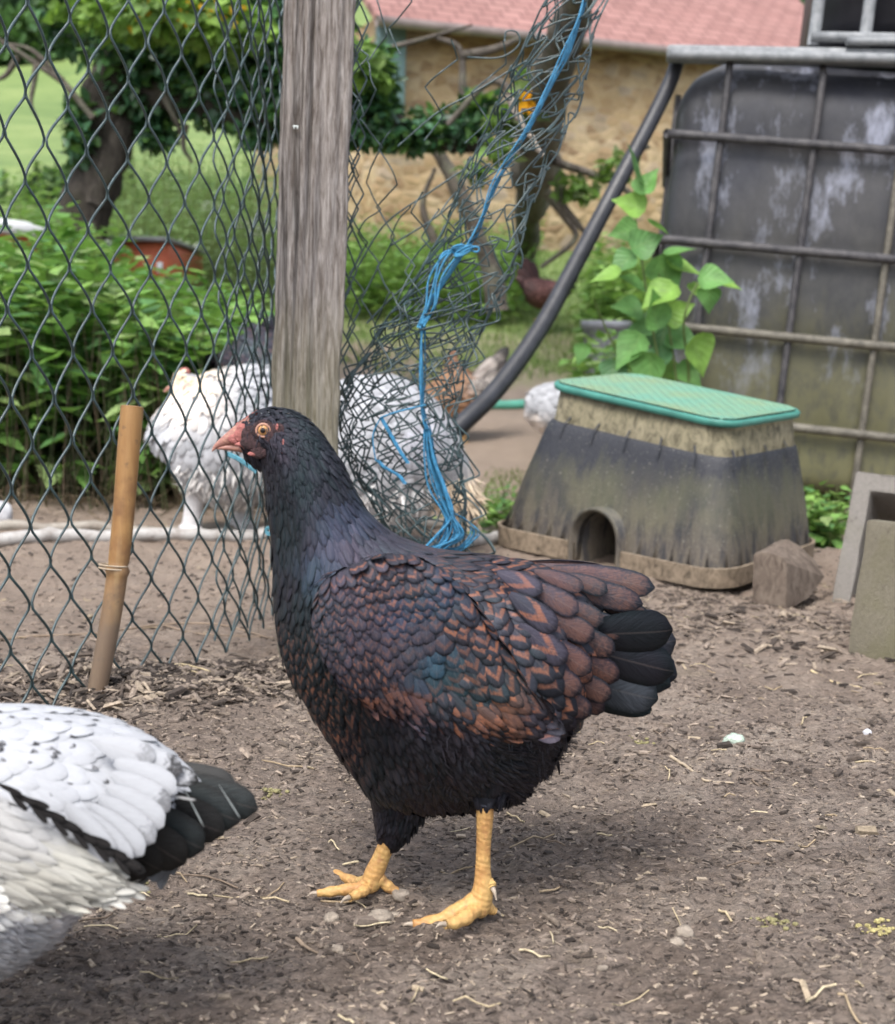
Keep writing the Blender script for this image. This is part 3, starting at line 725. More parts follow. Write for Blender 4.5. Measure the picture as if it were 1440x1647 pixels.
# ------------------------------------------------------------------ OTHER HENS
def generic_hen(label, Y, ch, ctl, mat, base, legs=(), legmat=M_LEG, big=(), dens=.5, ncand=5000, fl=None, ground=None, group=None, M=70, lofts=None):
    g = ground if ground is not None else Gz(*[(ch[len(ch) // 2][2]), 860])
    t = thing('hen', g, label, 'hen', group)
    L = Loft(ch, Y, M, 36); mb = MB(); L.mesh(mb, base, 0.003)
    Ls = [L]
    for c2 in (lofts or ()):
        L2 = Loft(c2, Y, 30, 28); L2.mesh(mb, base, .002); Ls.append(L2)
    mb.build('body', mat, t)
    mb = MB()
    for l in Ls: plumage(l, mb, ctl, ncand, dens)
    if fl:
        for q in fl: fluff(Ls[0], mb, *q, Y)
    mb.build('plumage', mat, t)
    if big:
        mb = MB(); bigfeathers(mb, big, Y); mb.build('tail', mat, t)
    for (sh, toes) in legs: leg(t, sh, toes, legmat, Y / F, False, Y)
    return t
WH = (0.37, 0.378, 0.40); WH2 = (0.34, 0.34, 0.35); CR = (0.74, 0.60, 0.44); BK = (0.012, 0.010, 0.011)
def cw(L, W, ang, b=WH, m=BK, st=0.0, mode=1, lift=4): return (L, W, ang, *b, *m, st, mode, lift)
# the white hen with a black tail at the lower left, cropped by the frame
WY = 0.80
wch = [(-420, 1150, -420, 1300, 30), (-390, 1120, -370, 1380, 90), (-300, 1110, -300, 1470, 150), (-180, 1120, -190, 1530, 185), (-80, 1136, -100, 1560, 200), (20, 1141, -20, 1555, 205), (100, 1150, 40, 1530, 195), (180, 1172, 90, 1495, 170),
       (240, 1200, 130, 1450, 130), (285, 1232, 180, 1420, 90), (310, 1262, 230, 1400, 55), (318, 1290, 270, 1380, 20)]
t = thing('hen', Gz(-120, 1560), 'white hen with black speckles and a black tail at lower left', 'hen')
WL = Loft(wch, WY, 100, 56); mb = MB(); WL.mesh(mb, WH, .003)
# neck and head, stooping out of the frame
Loft([(-380, 1150, -400, 1330, 90), (-450, 1170, -430, 1330, 70), (-520, 1220, -470, 1350, 50), (-570, 1290, -500, 1370, 38), (-600, 1350, -520, 1390, 34), (-615, 1400, -550, 1430, 22)], WY, 30, 24).mesh(mb, WH)
mb.build('body', M_PALE, t)
mb = MB(); Loft([(-600, 1380, -560, 1420, 10), (-625, 1430, -605, 1440, 3)], WY, 8, 12).mesh(mb)
mk('beak', np.concatenate(mb.V), [np.concatenate(mb.Q), np.concatenate(mb.T)], M_BEAK, t)
mb = MB()
wctl = [(0, 1180, cw(76, 38, 10, lift=2)), (100, 1180, cw(76, 38, 18, lift=2)), (200, 1210, cw(76, 38, 28, lift=2)), (60, 1260, cw(76, 38, 25, lift=2)), (160, 1280, cw(72, 36, 34, lift=2.5)), (230, 1300, cw(66, 34, 48, lift=3)),
        (200, 1350, cw(56, 36, 60)), (0, 1320, cw(70, 44, 25)), (0, 1420, cw(90, 36, 15, (.80, .78, .72))), (100, 1420, cw(90, 34, 15, (.80, .78, .72))), (0, 1500, cw(40, 12, 20, WH, lift=20)), (90, 1480, cw(40, 12, 20, (.55, .53, .55), lift=20)), (-200, 1300, cw(60, 44, 15))]
plumage(WL, mb, wctl, 14000, .42, colvar=.06)
# scattered black-tipped feathers
n = 700
P, N, D = WL.sample(9000); qx, qy = proj(P); k = (qx > -40) & (qx < 290) & (qy > 1140) & (qy < 1380) & (N[:, 1] < .2); P, N, qx = P[k][:95], N[k][:95], qx[k][:95]; n = len(P)
stamp(mb, P + N * .0006, np.stack([np.ones(n), np.zeros(n), np.full(n, -.45)], -1), N, np.full(n, 44 * WY / F), np.full(n, 26 * WY / F) * RNG.uniform(.2, .75, n), np.tile([[*WH, 1]], (n, 1)), np.tile([[*BK, .95]], (n, 1)), np.ones(n), np.full(n, .09))
fluff(WL, mb, 3800, lambda x, y: (y > 1412) & (x > -60), 40, 3.0, (0.40, 0.40, 0.43), 20, 22, 20, WY)
fluff(WL, mb, 260, lambda x, y: (np.abs(x - 85 + (y - 1440) * .1) < 26) & (y > 1415) & (y < 1540), 34, 4, (0.04, 0.03, 0.032), 25, 20, 30, WY)
mb.build('plumage', M_PALE, t)
# wing: cream-white flight feathers with a black edge
mb = MB()
WW = Loft([(-230, 1225, -230, 1400, 8), (-160, 1236, -170, 1432, 22), (-80, 1256, -90, 1444, 30), (0, 1290, -10, 1446, 30), (70, 1330, 60, 1446, 24), (120, 1360, 112, 1444, 17), (158, 1388, 152, 1440, 9), (184, 1412, 181, 1430, 3)], WY - .070, 50, 30)
WW.mesh(mb, (.38, .37, .34), .002)
plumage(WW, mb, [(-100, 1300, cw(90, 26, 25, (.37, .365, .36), lift=2)), (0, 1320, cw(80, 24, 32, (.37, .365, .36), lift=2)), (0, 1400, cw(120, 15, 18, (.41, .395, .35), lift=1.5)), (60, 1380, cw(110, 14, 26, (.40, .39, .35), lift=1.5)), (60, 1430, cw(110, 13, 8, (.40, .385, .34), lift=1.5)), (140, 1420, cw(60, 12, 20, (.41, .40, .37), lift=1))], 7000, .55, colvar=.10)
wl = []
for k in range(13):
    q = k / 12; x_, y_ = 20 + 200 * q, 1272 + 124 * q
    wl.append((x_ - 26, y_ - 12, x_ + 12 + 6 * (k % 3), y_ + 7 + 5 * (k % 2), 9 + 7 * q, -.080 + .008 * q, -.085 + .010 * q, (.006, .005, .005), BK, 0, 0, .3))
    if k % 2: wl.append((x_ - 20, y_ - 6, x_ + 6, y_ + 22, 9, -.083 + .008 * q, -.087 + .010 * q, (.006, .005, .005), BK, 0, 0, .3))
bigfeathers(mb, wl, WY)
mb.build('wing', M_PALE, t)
mb = MB(); G1 = (0.010, 0.014, 0.015); K0 = (.006, .006, .006)
tl = [(220, 1230, 380, 1262, 44, .02, .02, K0, K0, 0, 0, .5), (230, 1240, 398, 1290, 56, .01, .012, K0, K0, 0, 0, .3), (240, 1250, 416, 1300, 66, 0, 0, G1, K0, 0, 0, .2), (220, 1250, 388, 1318, 70, -.012, -.01, G1, K0, 0, 0, .1),
      (200, 1270, 362, 1338, 74, -.02, -.018, K0, K0, 0, 0, 0), (190, 1290, 330, 1362, 76, -.03, -.026, G1, K0, 0, 0, 0), (180, 1310, 300, 1385, 76, -.038, -.032, K0, K0, 0, 0, -.1), (160, 1340, 262, 1398, 66, -.04, -.034, K0, K0, 0, 0, -.2),
      (150, 1370, 236, 1412, 44, -.045, -.04, K0, K0, 0, 0, -.2), (110, 1390, 212, 1430, 34, -.05, -.045, K0, WH, .4, 0, -.2),
      (200, 1225, 322, 1255, 34, -.038, -.034, K0, WH, .9, 2, .3),]
tl += [(262, 1278, 318, 1286, 5, -.046, -.044, (.3, .3, .3), K0, 0, 0, .1), (296, 1268, 330, 1330, 3, -.040, -.040, (.22, .24, .24), K0, 0, 0, .1), (352, 1262, 388, 1316, 3, -.02, -.02, (.22, .24, .24), K0, 0, 0, .1)]
wt = [(190, 1205, 296, 1240, 40, -.040, -.036, WH, BK, .9, 1, .3), (185, 1225, 286, 1270, 48, -.045, -.041, WH, BK, 0, 1, .25), (180, 1245, 276, 1298, 50, -.050, -.045, WH, BK, .6, 1, .2), (172, 1265, 266, 1324, 50, -.054, -.050, WH, BK, 0, 1, .15), (160, 1282, 252, 1348, 48, -.058, -.053, WH, BK, .5, 1, .1),
      (146, 1296, 234, 1368, 46, -.062, -.057, WH, BK, 0, 1, .1), (126, 1300, 214, 1384, 44, -.066, -.061, WH, BK, 0, 1, .1), (106, 1292, 186, 1378, 42, -.070, -.066, WH, BK, 0, 1, .1), (150, 1190, 252, 1222, 44, -.040, -.038, WH, BK, .4, 1, .35)]
mw = MB(); bigfeathers(mw, wt, WY); mw.build('tail_coverts', M_PALE, t)
bigfeathers(mb, tl, WY)
mb.build('tail', mat_feather('black_tail_feathers', .5, .35, irid=False), t)
w8 = WY / F
for (lx, ly) in ((-200, -.03), (-110, .03)):
    leg(t, [(lx, 1500, 20, ly), (lx + 5, 1600, 16, ly), (lx, 1690, 18, ly), (lx - 8, 1712, 12, ly)], [[(lx, 1700, 16, ly), (lx - 50, 1720, 12, ly), (lx - 100, 1724, 8, ly)], [(lx, 1705, 14, ly), (lx - 45, 1716, 11, ly - .03), (lx - 80, 1722, 7, ly - .04)], [(lx, 1705, 12, ly), (lx + 40, 1722, 8, ly)]], M_LEG, w8, True, WY)

# white hen behind the wire, left of the post
GY = 2.98
M_PALE_LEG = simple('feathered_white_legs', (0.62, 0.60, 0.60), 0.9, 0.15, 120, 0.8, 300)
sL = GY / F
c1 = [(470, 640, 470, 720, 20), (440, 598, 440, 770, 60), (410, 588, 420, 800, 85), (370, 590, 385, 812, 100), (330, 600, 345, 808, 100), (290, 630, 310, 790, 90), (262, 655, 290, 760, 70), (246, 680, 268, 735, 40), (242, 695, 250, 715, 12)]
h1 = [(300, 592, 298, 616, 8), (285, 598, 330, 610, 20), (276, 618, 334, 628, 26), (270, 645, 345, 650, 34), (262, 680, 350, 690, 46)]
ctlw = [(260, 690, cw(30, 18, 100)), (320, 700, cw(30, 18, 100)), (400, 620, cw(30, 18, 50)), (300, 610, cw(10, 8, 90, CR)), (300, 650, cw(20, 14, 95, (.70, .63, .58))), (400, 700, cw(30, 18, 80)), (340, 780, cw(24, 14, 90, WH2, lift=12)), (440, 650, cw(30, 18, 40))]
def flegs(x, y0, y1, d): return ([(x + 10, y0, 20, d), (x + 4, (y0 + y1) / 2, 15, d), (x, y1 - 8, 16, d), (x - 4, y1, 11, d)], [[(x, y1 - 8, 16, d), (x - 14, y1 + 1, 13, d - .01), (x - 26, y1 + 4, 7, d - .015)], [(x, y1 - 8, 14, d), (x + 8, y1 + 2, 12, d - .03), (x + 10, y1 + 4, 6, d - .04)], [(x, y1 - 10, 16, d), (x - 8, y1, 13, d + .02), (x - 20, y1, 6, d + .03)]])
t = generic_hen('fluffy white hen with feathered feet behind the wire, left of the post', GY, c1, ctlw, M_PALE, WH2, [flegs(308, 770, 858, -.05), flegs(390, 770, 846, .06)], M_PALE_LEG, lofts=[h1], ground=Gz(320, 868),
                fl=[(800, lambda x, y: y > 740, 22, 5, (.66, .64, .62), 95, 25, 24)])
mb = MB()
for (x, y, a, d) in ((302, 628, 9, 13), (298, 640, 6, 7)): ell(mb, Hh(x, y, GY - 26 * sL), a * sL, 5 * sL, d * sL)
mb.build('face_skin', simple('pale_pink_skin', (0.60, 0.30, 0.25), 0.6, 0.25, 200), t)
mb = MB(); ell(mb, Hh(297, 598, GY), 9 * sL, 4 * sL, 7 * sL); mb.build('comb', M_SKINP, t)
mb = MB(); tube(mb, spline([Hh(284, 622, GY - 12 * sL), Hh(272, 624, GY - 14 * sL), Hh(264, 630, GY - 14 * sL)], 6), np.linspace(6, 1.5, 6) * sL, 8); mb.build('beak', M_BEAK, t)
# white hen bending down, right of the post
GY2 = 2.75
s2 = GY2 / F
c2 = [(470, 690, 470, 740, 12), (500, 640, 505, 800, 60), (545, 616, 550, 835, 95), (595, 606, 590, 850, 108), (645, 610, 635, 855, 108), (685, 634, 660, 850, 98), (718, 668, 680, 835, 80), (742, 715, 693, 822, 60), (758, 755, 702, 815, 44), (770, 790, 718, 822, 32), (774, 812, 730, 834, 22), (768, 832, 738, 840, 10)]
HG = (.50, .50, .55)
ctl2 = [(560, 640, cw(32, 19, 150)), (620, 630, cw(32, 19, 170)), (600, 720, cw(32, 19, 140)), (660, 680, cw(30, 18, 200, WH)), (700, 730, cw(30, 14, 240, HG, (.16, .16, .18), .7, 0)), (730, 770, cw(28, 9, 245, WH2, (.2, .2, .22), .6, 0)), (740, 740, cw(28, 9, 240, WH)),
        (750, 815, cw(16, 7, 250, CR)), (580, 810, cw(26, 18, 110, WH2)), (640, 810, cw(26, 18, 110, WH2))]
t = generic_hen('fluffy white hen bending down to peck behind the crumpled wire', GY2, c2, ctl2, M_PALE, WH2, [flegs(620, 800, 884, -.05), flegs(560, 800, 872, .06)], M_PALE_LEG, ground=Gz(620, 890),
                fl=[(700, lambda x, y: (y > 780) & (x < 700), 22, 5, (.66, .64, .62), 95, 25, 20), (300, lambda x, y: (y > 765) & (x > 700), 26, 3.5, CR, 75, 30, 24)])
mb = MB(); tube(mb, spline([Hh(756, 828, GY2), Hh(764, 840, GY2), Hh(762, 850, GY2)], 6), np.linspace(6, 1.5, 6) * s2, 8); mb.build('beak', M_BEAK, t)
mb = MB(); ell(mb, Hh(744, 822, GY2 - 20 * s2), 8 * s2, 3 * s2, 6 * s2); mb.build('face_skin', bpy.data.materials['pale_pink_skin'], t)
# black hen behind the first white one
c3 = [(352, 584, 356, 602, 6), (368, 566, 372, 620, 28), (392, 546, 398, 650, 50), (420, 530, 430, 690, 66), (455, 540, 465, 715, 76), (495, 560, 500, 720, 76), (535, 600, 530, 715, 60), (552, 660, 545, 705, 30)]
ctl3 = [(400, 560, cc(36, 22, 200, KG, BR, .2)), (430, 620, cc(36, 24, 190, KG, BR, .2)), (520, 650, cc(30, 22, 150, KG, BR, .3))]
t3 = [(430, 560, 372, 590, 22, -.02, -.02, KG, BR, .2, 0, 0), (430, 550, 385, 556, 24, -.01, -.01, K1, BR, 0, 0, 0), (440, 540, 400, 530, 24, 0, 0, KG, BR, .2, 0, 0), (450, 540, 425, 512, 26, .01, .01, K1, BR, 0, 0, 0), (465, 545, 445, 505, 26, .02, .02, K1, BR, 0, 0, 0)]
G3 = 3.45
def plegs(x, y0, y1, d, r=7): return ([(x, y0, r * 1.3, d), (x + 1, (y0 + y1) / 2, r, d), (x, y1, r * 1.1, d)], [[(x, y1, r, d), (x - 3 * r, y1 + 2, r * .7, d - .01), (x - 5 * r, y1 + 3, r * .4, d - .02)], [(x, y1, r, d), (x + 2.4 * r, y1 + 2, r * .6, d - .02)], [(x, y1, r, d), (x - 2 * r, y1 + 3, r * .7, d - .04)]])
generic_hen('black hen with a raised tail, mostly hidden behind the wooden post', G3, c3, ctl3, M_DARK, K1, [plegs(470, 700, 822, -.04), plegs(500, 700, 818, .04)], M_LEG, t3, ground=Gz(480, 826))
# golden brown hen walking away
G4 = 5.9; GD = (0.26, 0.135, 0.07); GD2 = (.36, .23, .14); GR = (.20, .175, .16)
s4 = G4 / F
c4 = [(722, 562, 748, 572, 8), (716, 572, 756, 585, 14), (716, 590, 758, 598, 16), (708, 606, 770, 606, 24), (690, 618, 790, 606, 38), (665, 635, 798, 622, 46), (652, 655, 790, 645, 48), (664, 678, 775, 664, 42), (690, 690, 750, 684, 24), (705, 694, 735, 692, 8)]
c4 = [(737, 560, 733, 590, 6), (726, 562, 745, 592, 12), (718, 574, 756, 596, 14), (712, 596, 764, 604, 22), (694, 616, 784, 610, 36), (672, 634, 798, 620, 44), (660, 652, 800, 634, 46), (668, 672, 785, 652, 42), (690, 686, 760, 672, 26), (712, 694, 742, 684, 8)]
ctl4 = [(737, 575, cc(8, 6, 90, (.20, .10, .06), (.5, .3, .2), .4)), (735, 600, cc(12, 7, 90, GD, GD2, .5)), (700, 640, cc(14, 11, 80, GD, GD2, .7)), (740, 650, cc(14, 11, 70, (.26, .13, .07), GD2, .7)), (770, 620, cc(14, 10, 330, GR, (.6, .55, .5), .8, 0)), (790, 610, cc(14, 9, 320, GR, (.6, .55, .5), .8, 0))]
t4 = [(765, 625, 818, 556, 22, 0, 0, (.05, .045, .045), (.4, .36, .33), .8, 0, .2), (760, 630, 812, 566, 24, -.02, -.02, GR, (.10, .09, .09), .8, 0, .1), (770, 640, 816, 580, 22, -.03, -.03, (.06, .05, .05), (.35, .3, .28), .8, 0, 0), (750, 628, 800, 575, 26, -.04, -.04, (.45, .4, .37), (.15, .12, .11), .8, 0, 0), (760, 640, 805, 595, 24, -.05, -.05, GR, (.55, .5, .46), .8, 0, 0)]
generic_hen('golden brown hen with a barred grey tail beyond the wire', G4, c4, ctl4, M_BROWN, GD, [plegs(745, 680, 712, -.03, 3.5), plegs(722, 680, 706, .04, 3.5)], M_LEG, t4, ground=(*(Hh(735, 712, G4)[:2]), float(terrain(.07, G4))), ncand=3000)
# far reddish-black hen
G5 = 8.2; s5 = G5 / F; RB = (0.05, 0.022, 0.022)
c5 = [(838, 440, 842, 446, 4), (836, 448, 850, 462, 10), (846, 450, 850, 484, 18), (864, 448, 862, 494, 24), (884, 450, 878, 496, 26), (902, 452, 896, 488, 22), (914, 440, 916, 474, 14), (920, 432, 926, 458, 10), (924, 430, 930, 444, 5)]
ctl5 = [(850, 460, cc(10, 8, 190, RB, (.25, .12, .1), .5)), (890, 470, cc(10, 8, 180, (.12, .045, .04), (.3, .16, .14), .6)), (920, 440, cc(8, 6, 100, K1))]
t5 = [(862, 460, 842, 414, 18, 0, 0, (.04, .015, .016), RB, .5, 0, 0), (858, 466, 834, 430, 18, -.01, -.01, RB, RB, .5, 0, 0), (866, 460, 852, 420, 18, .01, .01, RB, RB, .5, 0, 0), (860, 470, 836, 448, 18, -.02, -.02, (.05, .02, .02), RB, .5, 0, 0)]
P5 = Hh(880, 508, G5)
generic_hen('dark reddish hen far off in the grass behind the black pipe', G5, c5, ctl5, M_BROWN, RB, [plegs(872, 488, 512, -.03, 2.5), plegs(890, 488, 510, .04, 2.5)], M_LEG, t5, ground=(P5[0], P5[1], float(terrain(P5[0], P5[1]))), ncand=2500)
# white hen half hidden by the box
G6 = 4.6
c6 = [(846, 655, 848, 672, 5), (852, 634, 858, 682, 24), (866, 622, 872, 694, 40), (890, 616, 894, 706, 52), (920, 616, 924, 714, 56), (950, 618, 950, 712, 52), (975, 622, 972, 700, 36), (1000, 640, 985, 712, 24), (1018, 670, 996, 722, 18), (1026, 712, 1004, 730, 8)]
generic_hen('white hen showing only its rump behind the green-lidded box', G6, c6, [(870, 650, cw(18, 16, 160)), (900, 650, cw(18, 16, 165)), (860, 675, cw(14, 9, 120, (.74, .66, .6))), (1000, 690, cw(12, 10, 250))], M_PALE, WH2, [plegs(915, 700, 762, -.04, 5), plegs(935, 700, 756, .04, 5)], ground=Gz(925, 765), ncand=3000)

# ------------------------------------------------------------------ ground contact helper
def GT(px, py):
    d = ray(float(px), float(py)); Y = np.geomspace(0.5, 300, 6000)
    P = CP + d[None] * (Y / d[1])[:, None]
    k = np.argmax(P[:, 2] <= terrain(P[:, 0], P[:, 1], False)); return P[k]
def onterr(x, y, dz=0.0): return A(x, y, float(terrain(x, y)) + dz)
# ------------------------------------------------------------------ WIRE FENCE
M_WIRE = simple('green_coated_wire', (0.030, 0.058, 0.062), 0.36, 0.4, 60, 0.2, 400, 0.7)
def tri(x): return 2 * np.abs(x - np.floor(x + .5))          # 0..1
def chainlink(mb, plan, z0, z1, k0, k1, a=.025, p=.096, r=.00165, amp=.006, seed=0, zoff=0.0, ztop=None, bulge=.0):
    """plan: spline of (x, y) on the ground; wires hook into each other along it"""
    S = spline(plan, 400); seg = np.linalg.norm(np.diff(S[:, :2], axis=0), axis=1); L = np.concatenate([[0], np.cumsum(seg)])
    for k in range(k0, k1):
        zt = z1 if ztop is None else ztop(k)
        m = int((zt - z0) / (p / 12)); z = z0 + np.arange(m) * (p / 12)
        ph = z / p + (0 if k % 2 == 0 else .5) + zoff
        w = .72 * (1 - tri(ph)) + .28 * (.5 + .5 * np.cos(2 * math.pi * ph))
        s = (k + w * 1.06 - .03) * a
        s = s + fbm(z + k * .13, z * 0 + k * 0.37, 6, 2, 40 + seed) * amp * .7
        x = np.interp(s, L, S[:, 0]); y = np.interp(s, L, S[:, 1])
        tx = np.interp(s + .002, L, S[:, 0]) - x; ty = np.interp(s + .002, L, S[:, 1]) - y
        q = np.hypot(tx, ty) + 1e-9
        up = np.sign(np.mod(ph, 1) - .5)
        sm = np.cos(2 * math.pi * ph + math.pi / 2)
        dep = .0035 * sm + bulge * np.sin(z * 3.2 + s * 2) + fbm(s, z, 5, 2, 60 + seed) * amp * 1.6
        zz = z + fbm(s * 1.0, z, 4, 2, 50 + seed) * amp * 2.4 + (s - .25) * .02
        P = np.stack([x - ty / q * dep, y + tx / q * dep, zz], -1)
        tube(mb, P, r, 6)
fx = [(-300, 1330), (-120, 1238), (0, 1190), (150, 1135), (260, 1100), (340, 1070), (400, 1042), (440, 1008), (462, 980)]
plan = [Gz(x, y)[:2] for x, y in fx]
mb = MB(); chainlink(mb, plan, .004, 1.15, 0, 34, a=.034, p=.094, r=.00165)
chainlink(mb, [Gz(x, y)[:2] + A(.0, .025) for x, y in fx[5:]] , .03, 1.12, 0, 7, seed=5, zoff=.3, r=.0015)
tag(mb.build('chain_link_fence', M_WIRE, origin=Gz(200, 1120)), 'green plastic-coated chain-link fence left of the wooden post', 'fence')
# torn and bunched mesh on the other side of the post
YR = 1.93
gd = np.array([(-60, 950, 58), (0, 925, 52), (60, 900, 58), (120, 880, 68), (200, 850, 66), (280, 812, 66), (350, 785, 66), (400, 765, 74), (450, 745, 84), (520, 692, 90), (600, 650, 94), (680, 642, 92), (760, 662, 88), (820, 684, 76), (880, 700, 56), (960, 702, 50), (1010, 702, 48)], float)
mb = MB()
def rollpt(u, v):
    """u: way round the flattened roll 0..1, v: photograph row"""
    cx = np.interp(v, gd[:, 0], gd[:, 1]); hw = np.interp(v, gd[:, 0], gd[:, 2])
    f = 2 * math.pi * u
    q = np.cos(f); q = np.sign(q) * np.abs(q) ** .75
    x = cx + q * hw + fbm(u * 5, v / 90., 1, 2, 71) * 18
    vv = v + 34 * np.sin(f) * .35 + q * -12 + fbm(u * 6, v / 70., 1, 2, 72) * 16
    Y = YR + .035 * np.sin(f) + fbm(u * 4, v / 80., 1, 2, 73) * .03
    return Hh(x, vv, Y)
NC = 15
for k in range(NC):
    z = np.arange(-50, 1010, 3.4); p = 52.0 + 14 * np.clip((400 - z) / 400, 0, 1)
    ph = np.cumsum(3.4 / p) + (.5 if k % 2 else 0)
    w = .68 * (1 - tri(ph)) + .32 * (.5 + .5 * np.cos(2 * math.pi * ph))
    u = (k + w * 1.5 - .25) / NC + .0008 * (z - 400) / 3
    zz = z - 42 * w + RNG.normal(0, 2)
    mm = (z < 1010)
    if k in (3, 9): mm = z > 380
    if k in (6, 12): mm = (z < 300) | (z > 560)
    for run in (mm,):
        idx = np.where(run)[0]
        for part in np.split(idx, np.where(np.diff(idx) > 1)[0] + 1):
            if len(part) > 8: tube(mb, rollpt(u[part], zz[part]), .00135, 6)
# a second, coarser crumple low down where the mesh is densest
for k in range(11):
    z = np.arange(470, 1000, 3.6); ph = np.cumsum(3.6 / 62 * np.ones_like(z)) + RNG.random()
    w = .7 * (1 - tri(ph)) + .3 * (.5 + .5 * np.cos(2 * math.pi * ph))
    x = np.interp(z, gd[:, 0], gd[:, 1]) - 92 + k * 17 + w * 34 + fbm(z / 60, z * 0 + k, 1, 2, 80) * 34
    Y = YR - .03 + fbm(z / 50, z * 0 + k, 1, 2, 81) * .05
    tube(mb, Hh(x, z + 14 * w, Y), .0013, 6)
# loose open mesh between the post and the bunch
def sheet(x, v):
    return Hh(x, v, YR + .01 + .03 * np.sin(x / 40.) + fbm(x / 60., v / 70., 1, 2, 77) * .05)
for k in range(7):
    z = np.arange(-40, 640, 4.0); p = 96.0
    ph = z / p + (.5 if k % 2 else 0)
    w = 1 - tri(ph)
    x = 552 + k * 26 + w * 30 + fbm(z / 70, z * 0 + k * 3.3, 1, 2, 78) * 22 + np.clip((300 - z) / 300, 0, 1) * k * 18
    zz = z + fbm(z / 60, z * 0 + k * 2.1, 1, 2, 79) * 18
    if k in (3, 5): m = z > 330
    elif k in (4, 6): m = (z > 60) & (z < 230) | (z > 300)
    elif k == 2: m = (z < 90) | (z > 200)
    else: m = z > -99
    idx = np.where(m)[0]
    for part in np.split(idx, np.where(np.diff(idx) > 1)[0] + 1):
        if len(part) > 8: tube(mb, sheet(x[part], zz[part]), .00115, 6)
for k in range(3):
    z = np.arange(-40, 1040, 4.0); w = 1 - tri(z / 92. + .3 * k)
    tube(mb, Hh(556 - z * .028 + k * 8 + w * 22, z + fbm(z / 50, z * 0 + k, 1, 2, 83) * 10, 1.885 + .01 * k + .012 * w), .0014, 6)
# stray ends
for pts in ([(590, 520), (640, 470), (700, 425), (760, 398), (800, 392)], [(628, 395), (700, 350), (760, 300), (830, 255), (900, 205)], [(752, 92), (805, 92), (835, 72), (832, 52), (815, 50), (812, 66)], [(640, 235), (705, 180), (760, 150), (850, 95)], [(850, 130), (905, 103), (945, 98)], [(600, 620), (660, 560), (690, 500), (740, 470)], [(575, 430), (620, 360), (690, 310), (750, 270)], [(672, 560), (720, 545), (752, 520), (750, 470), (735, 430)]):
    tube(mb, spline(Hh([q[0] for q in pts], [q[1] for q in pts], YR + .01 + .02 * RNG.random()), 24), .0013, 6)
tag(mb.build('crumpled_wire_mesh', M_WIRE, origin=Gz(700, 1010)), 'torn green wire mesh bunched up right of the wooden post', 'wire mesh')
# fallen slack wire across the bottom of the fence
M_TWIG = simple('dry_twig_bark', (0.24, 0.18, 0.13), 0.85, 0.4, 60, 0.4, 200)
def twig(name, pts, rad, label, cat, mat=M_TWIG, dz=.003, branches=()):
    P = np.array([Gz(x, y) for x, y in pts]); P[:, 2] = terrain(P[:, 0], P[:, 1]) + dz + np.array([h for h in (0,) * len(P)])
    mb = MB(); S = spline(P, 26); S = S + RNG.normal(0, rad * .12, S.shape)
    tube(mb, S, np.linspace(rad, rad * .5, 26), 7)
    for b in branches:
        Q = np.array([Gz(x, y) for x, y in b]); Q[:, 2] = terrain(Q[:, 0], Q[:, 1]) + dz
        tube(mb, spline(Q, 12), np.linspace(rad * .7, rad * .35, 12), 6)
    return tag(mb.build(name, mat, origin=P[0]), label, cat)
# ------------------------------------------------------------------ BLUE TWINE
M_TWINE = simple('blue_plastic_twine', (0.040, 0.22, 0.40), 0.45, 0.4, 120, 0.5, 900, 0.5)
M_TWINE2 = simple('pale_blue_plastic_twine', (0.12, 0.36, 0.46), 0.5, 0.4, 120, 0.5, 900, 0.5)
mb = MB()
tp = [(945, -30), (936, 20), (912, 80), (885, 140), (850, 205), (818, 258), (795, 300), (780, 340), (765, 375), (748, 402), (722, 440), (694, 482), (680, 520), (678, 600), (680, 660), (690, 700), (702, 760), (716, 815), (722, 850), (705, 885)]
for s_ in range(5):
    q = np.array(tp, float) + RNG.normal(0, 1.8, (len(tp), 2)); q[:, 0] += s_ * 1.6 - 3
    tube(mb, spline(Hh(q[:, 0], q[:, 1], YR - .045 + .004 * s_), 160), .0012 + .0003 * (s_ % 3), 6)
for s_ in range(4):
    q = np.array([(752, 398), (722, 412), (706, 450), (694, 492), (680, 525)], float) + RNG.normal(0, 2.5, (5, 2)); q[:, 0] += s_ * 5 - 10
    tube(mb, spline(Hh(q[:, 0], q[:, 1], YR - .05), 30), .0016, 6)
for s_ in range(5):   # the knot
    a = np.linspace(0, 2 * math.pi, 20); th = RNG.random() * 3
    c = Hh(745 + RNG.normal(0, 5), 404 + RNG.normal(0, 3), YR - .052)
    P = c + np.stack([np.cos(a) * .011, np.sin(a) * .004, np.sin(a + th) * .006], -1); tube(mb, P, .0016, 6)
q = np.array([(755, 402), (768, 405), (770, 398), (758, 396)]); tube(mb, spline(Hh(q[:, 0], q[:, 1], YR - .05), 14), .0015, 6)
for s_ in range(16):  # the frayed film below
    o = RNG.uniform(-13, 13); tw = RNG.uniform(.7, 1.3)
    q = np.array([(686 + o * .3, 690), (692 + o * .6 * tw, 740), (705 + o * tw, 785), (722 + o * .6, 828), (728 + RNG.normal(0, 12), 862), (700 + RNG.normal(0, 12), 884)], float)
    tube(mb, spline(Hh(q[:, 0], q[:, 1], YR - .05 + RNG.normal(0, .006)), 40), RNG.uniform(.0008, .0022), 6)
for s_ in range(6):
    q = np.array([(722, 822), (752, 838), (764 + RNG.normal(0, 5), 860), (735, 884 + RNG.normal(0, 4)), (704, 876), (716, 842 + RNG.normal(0, 5))], float)
    tube(mb, spline(Hh(q[:, 0], q[:, 1], YR - .04), 40), .0010, 6)
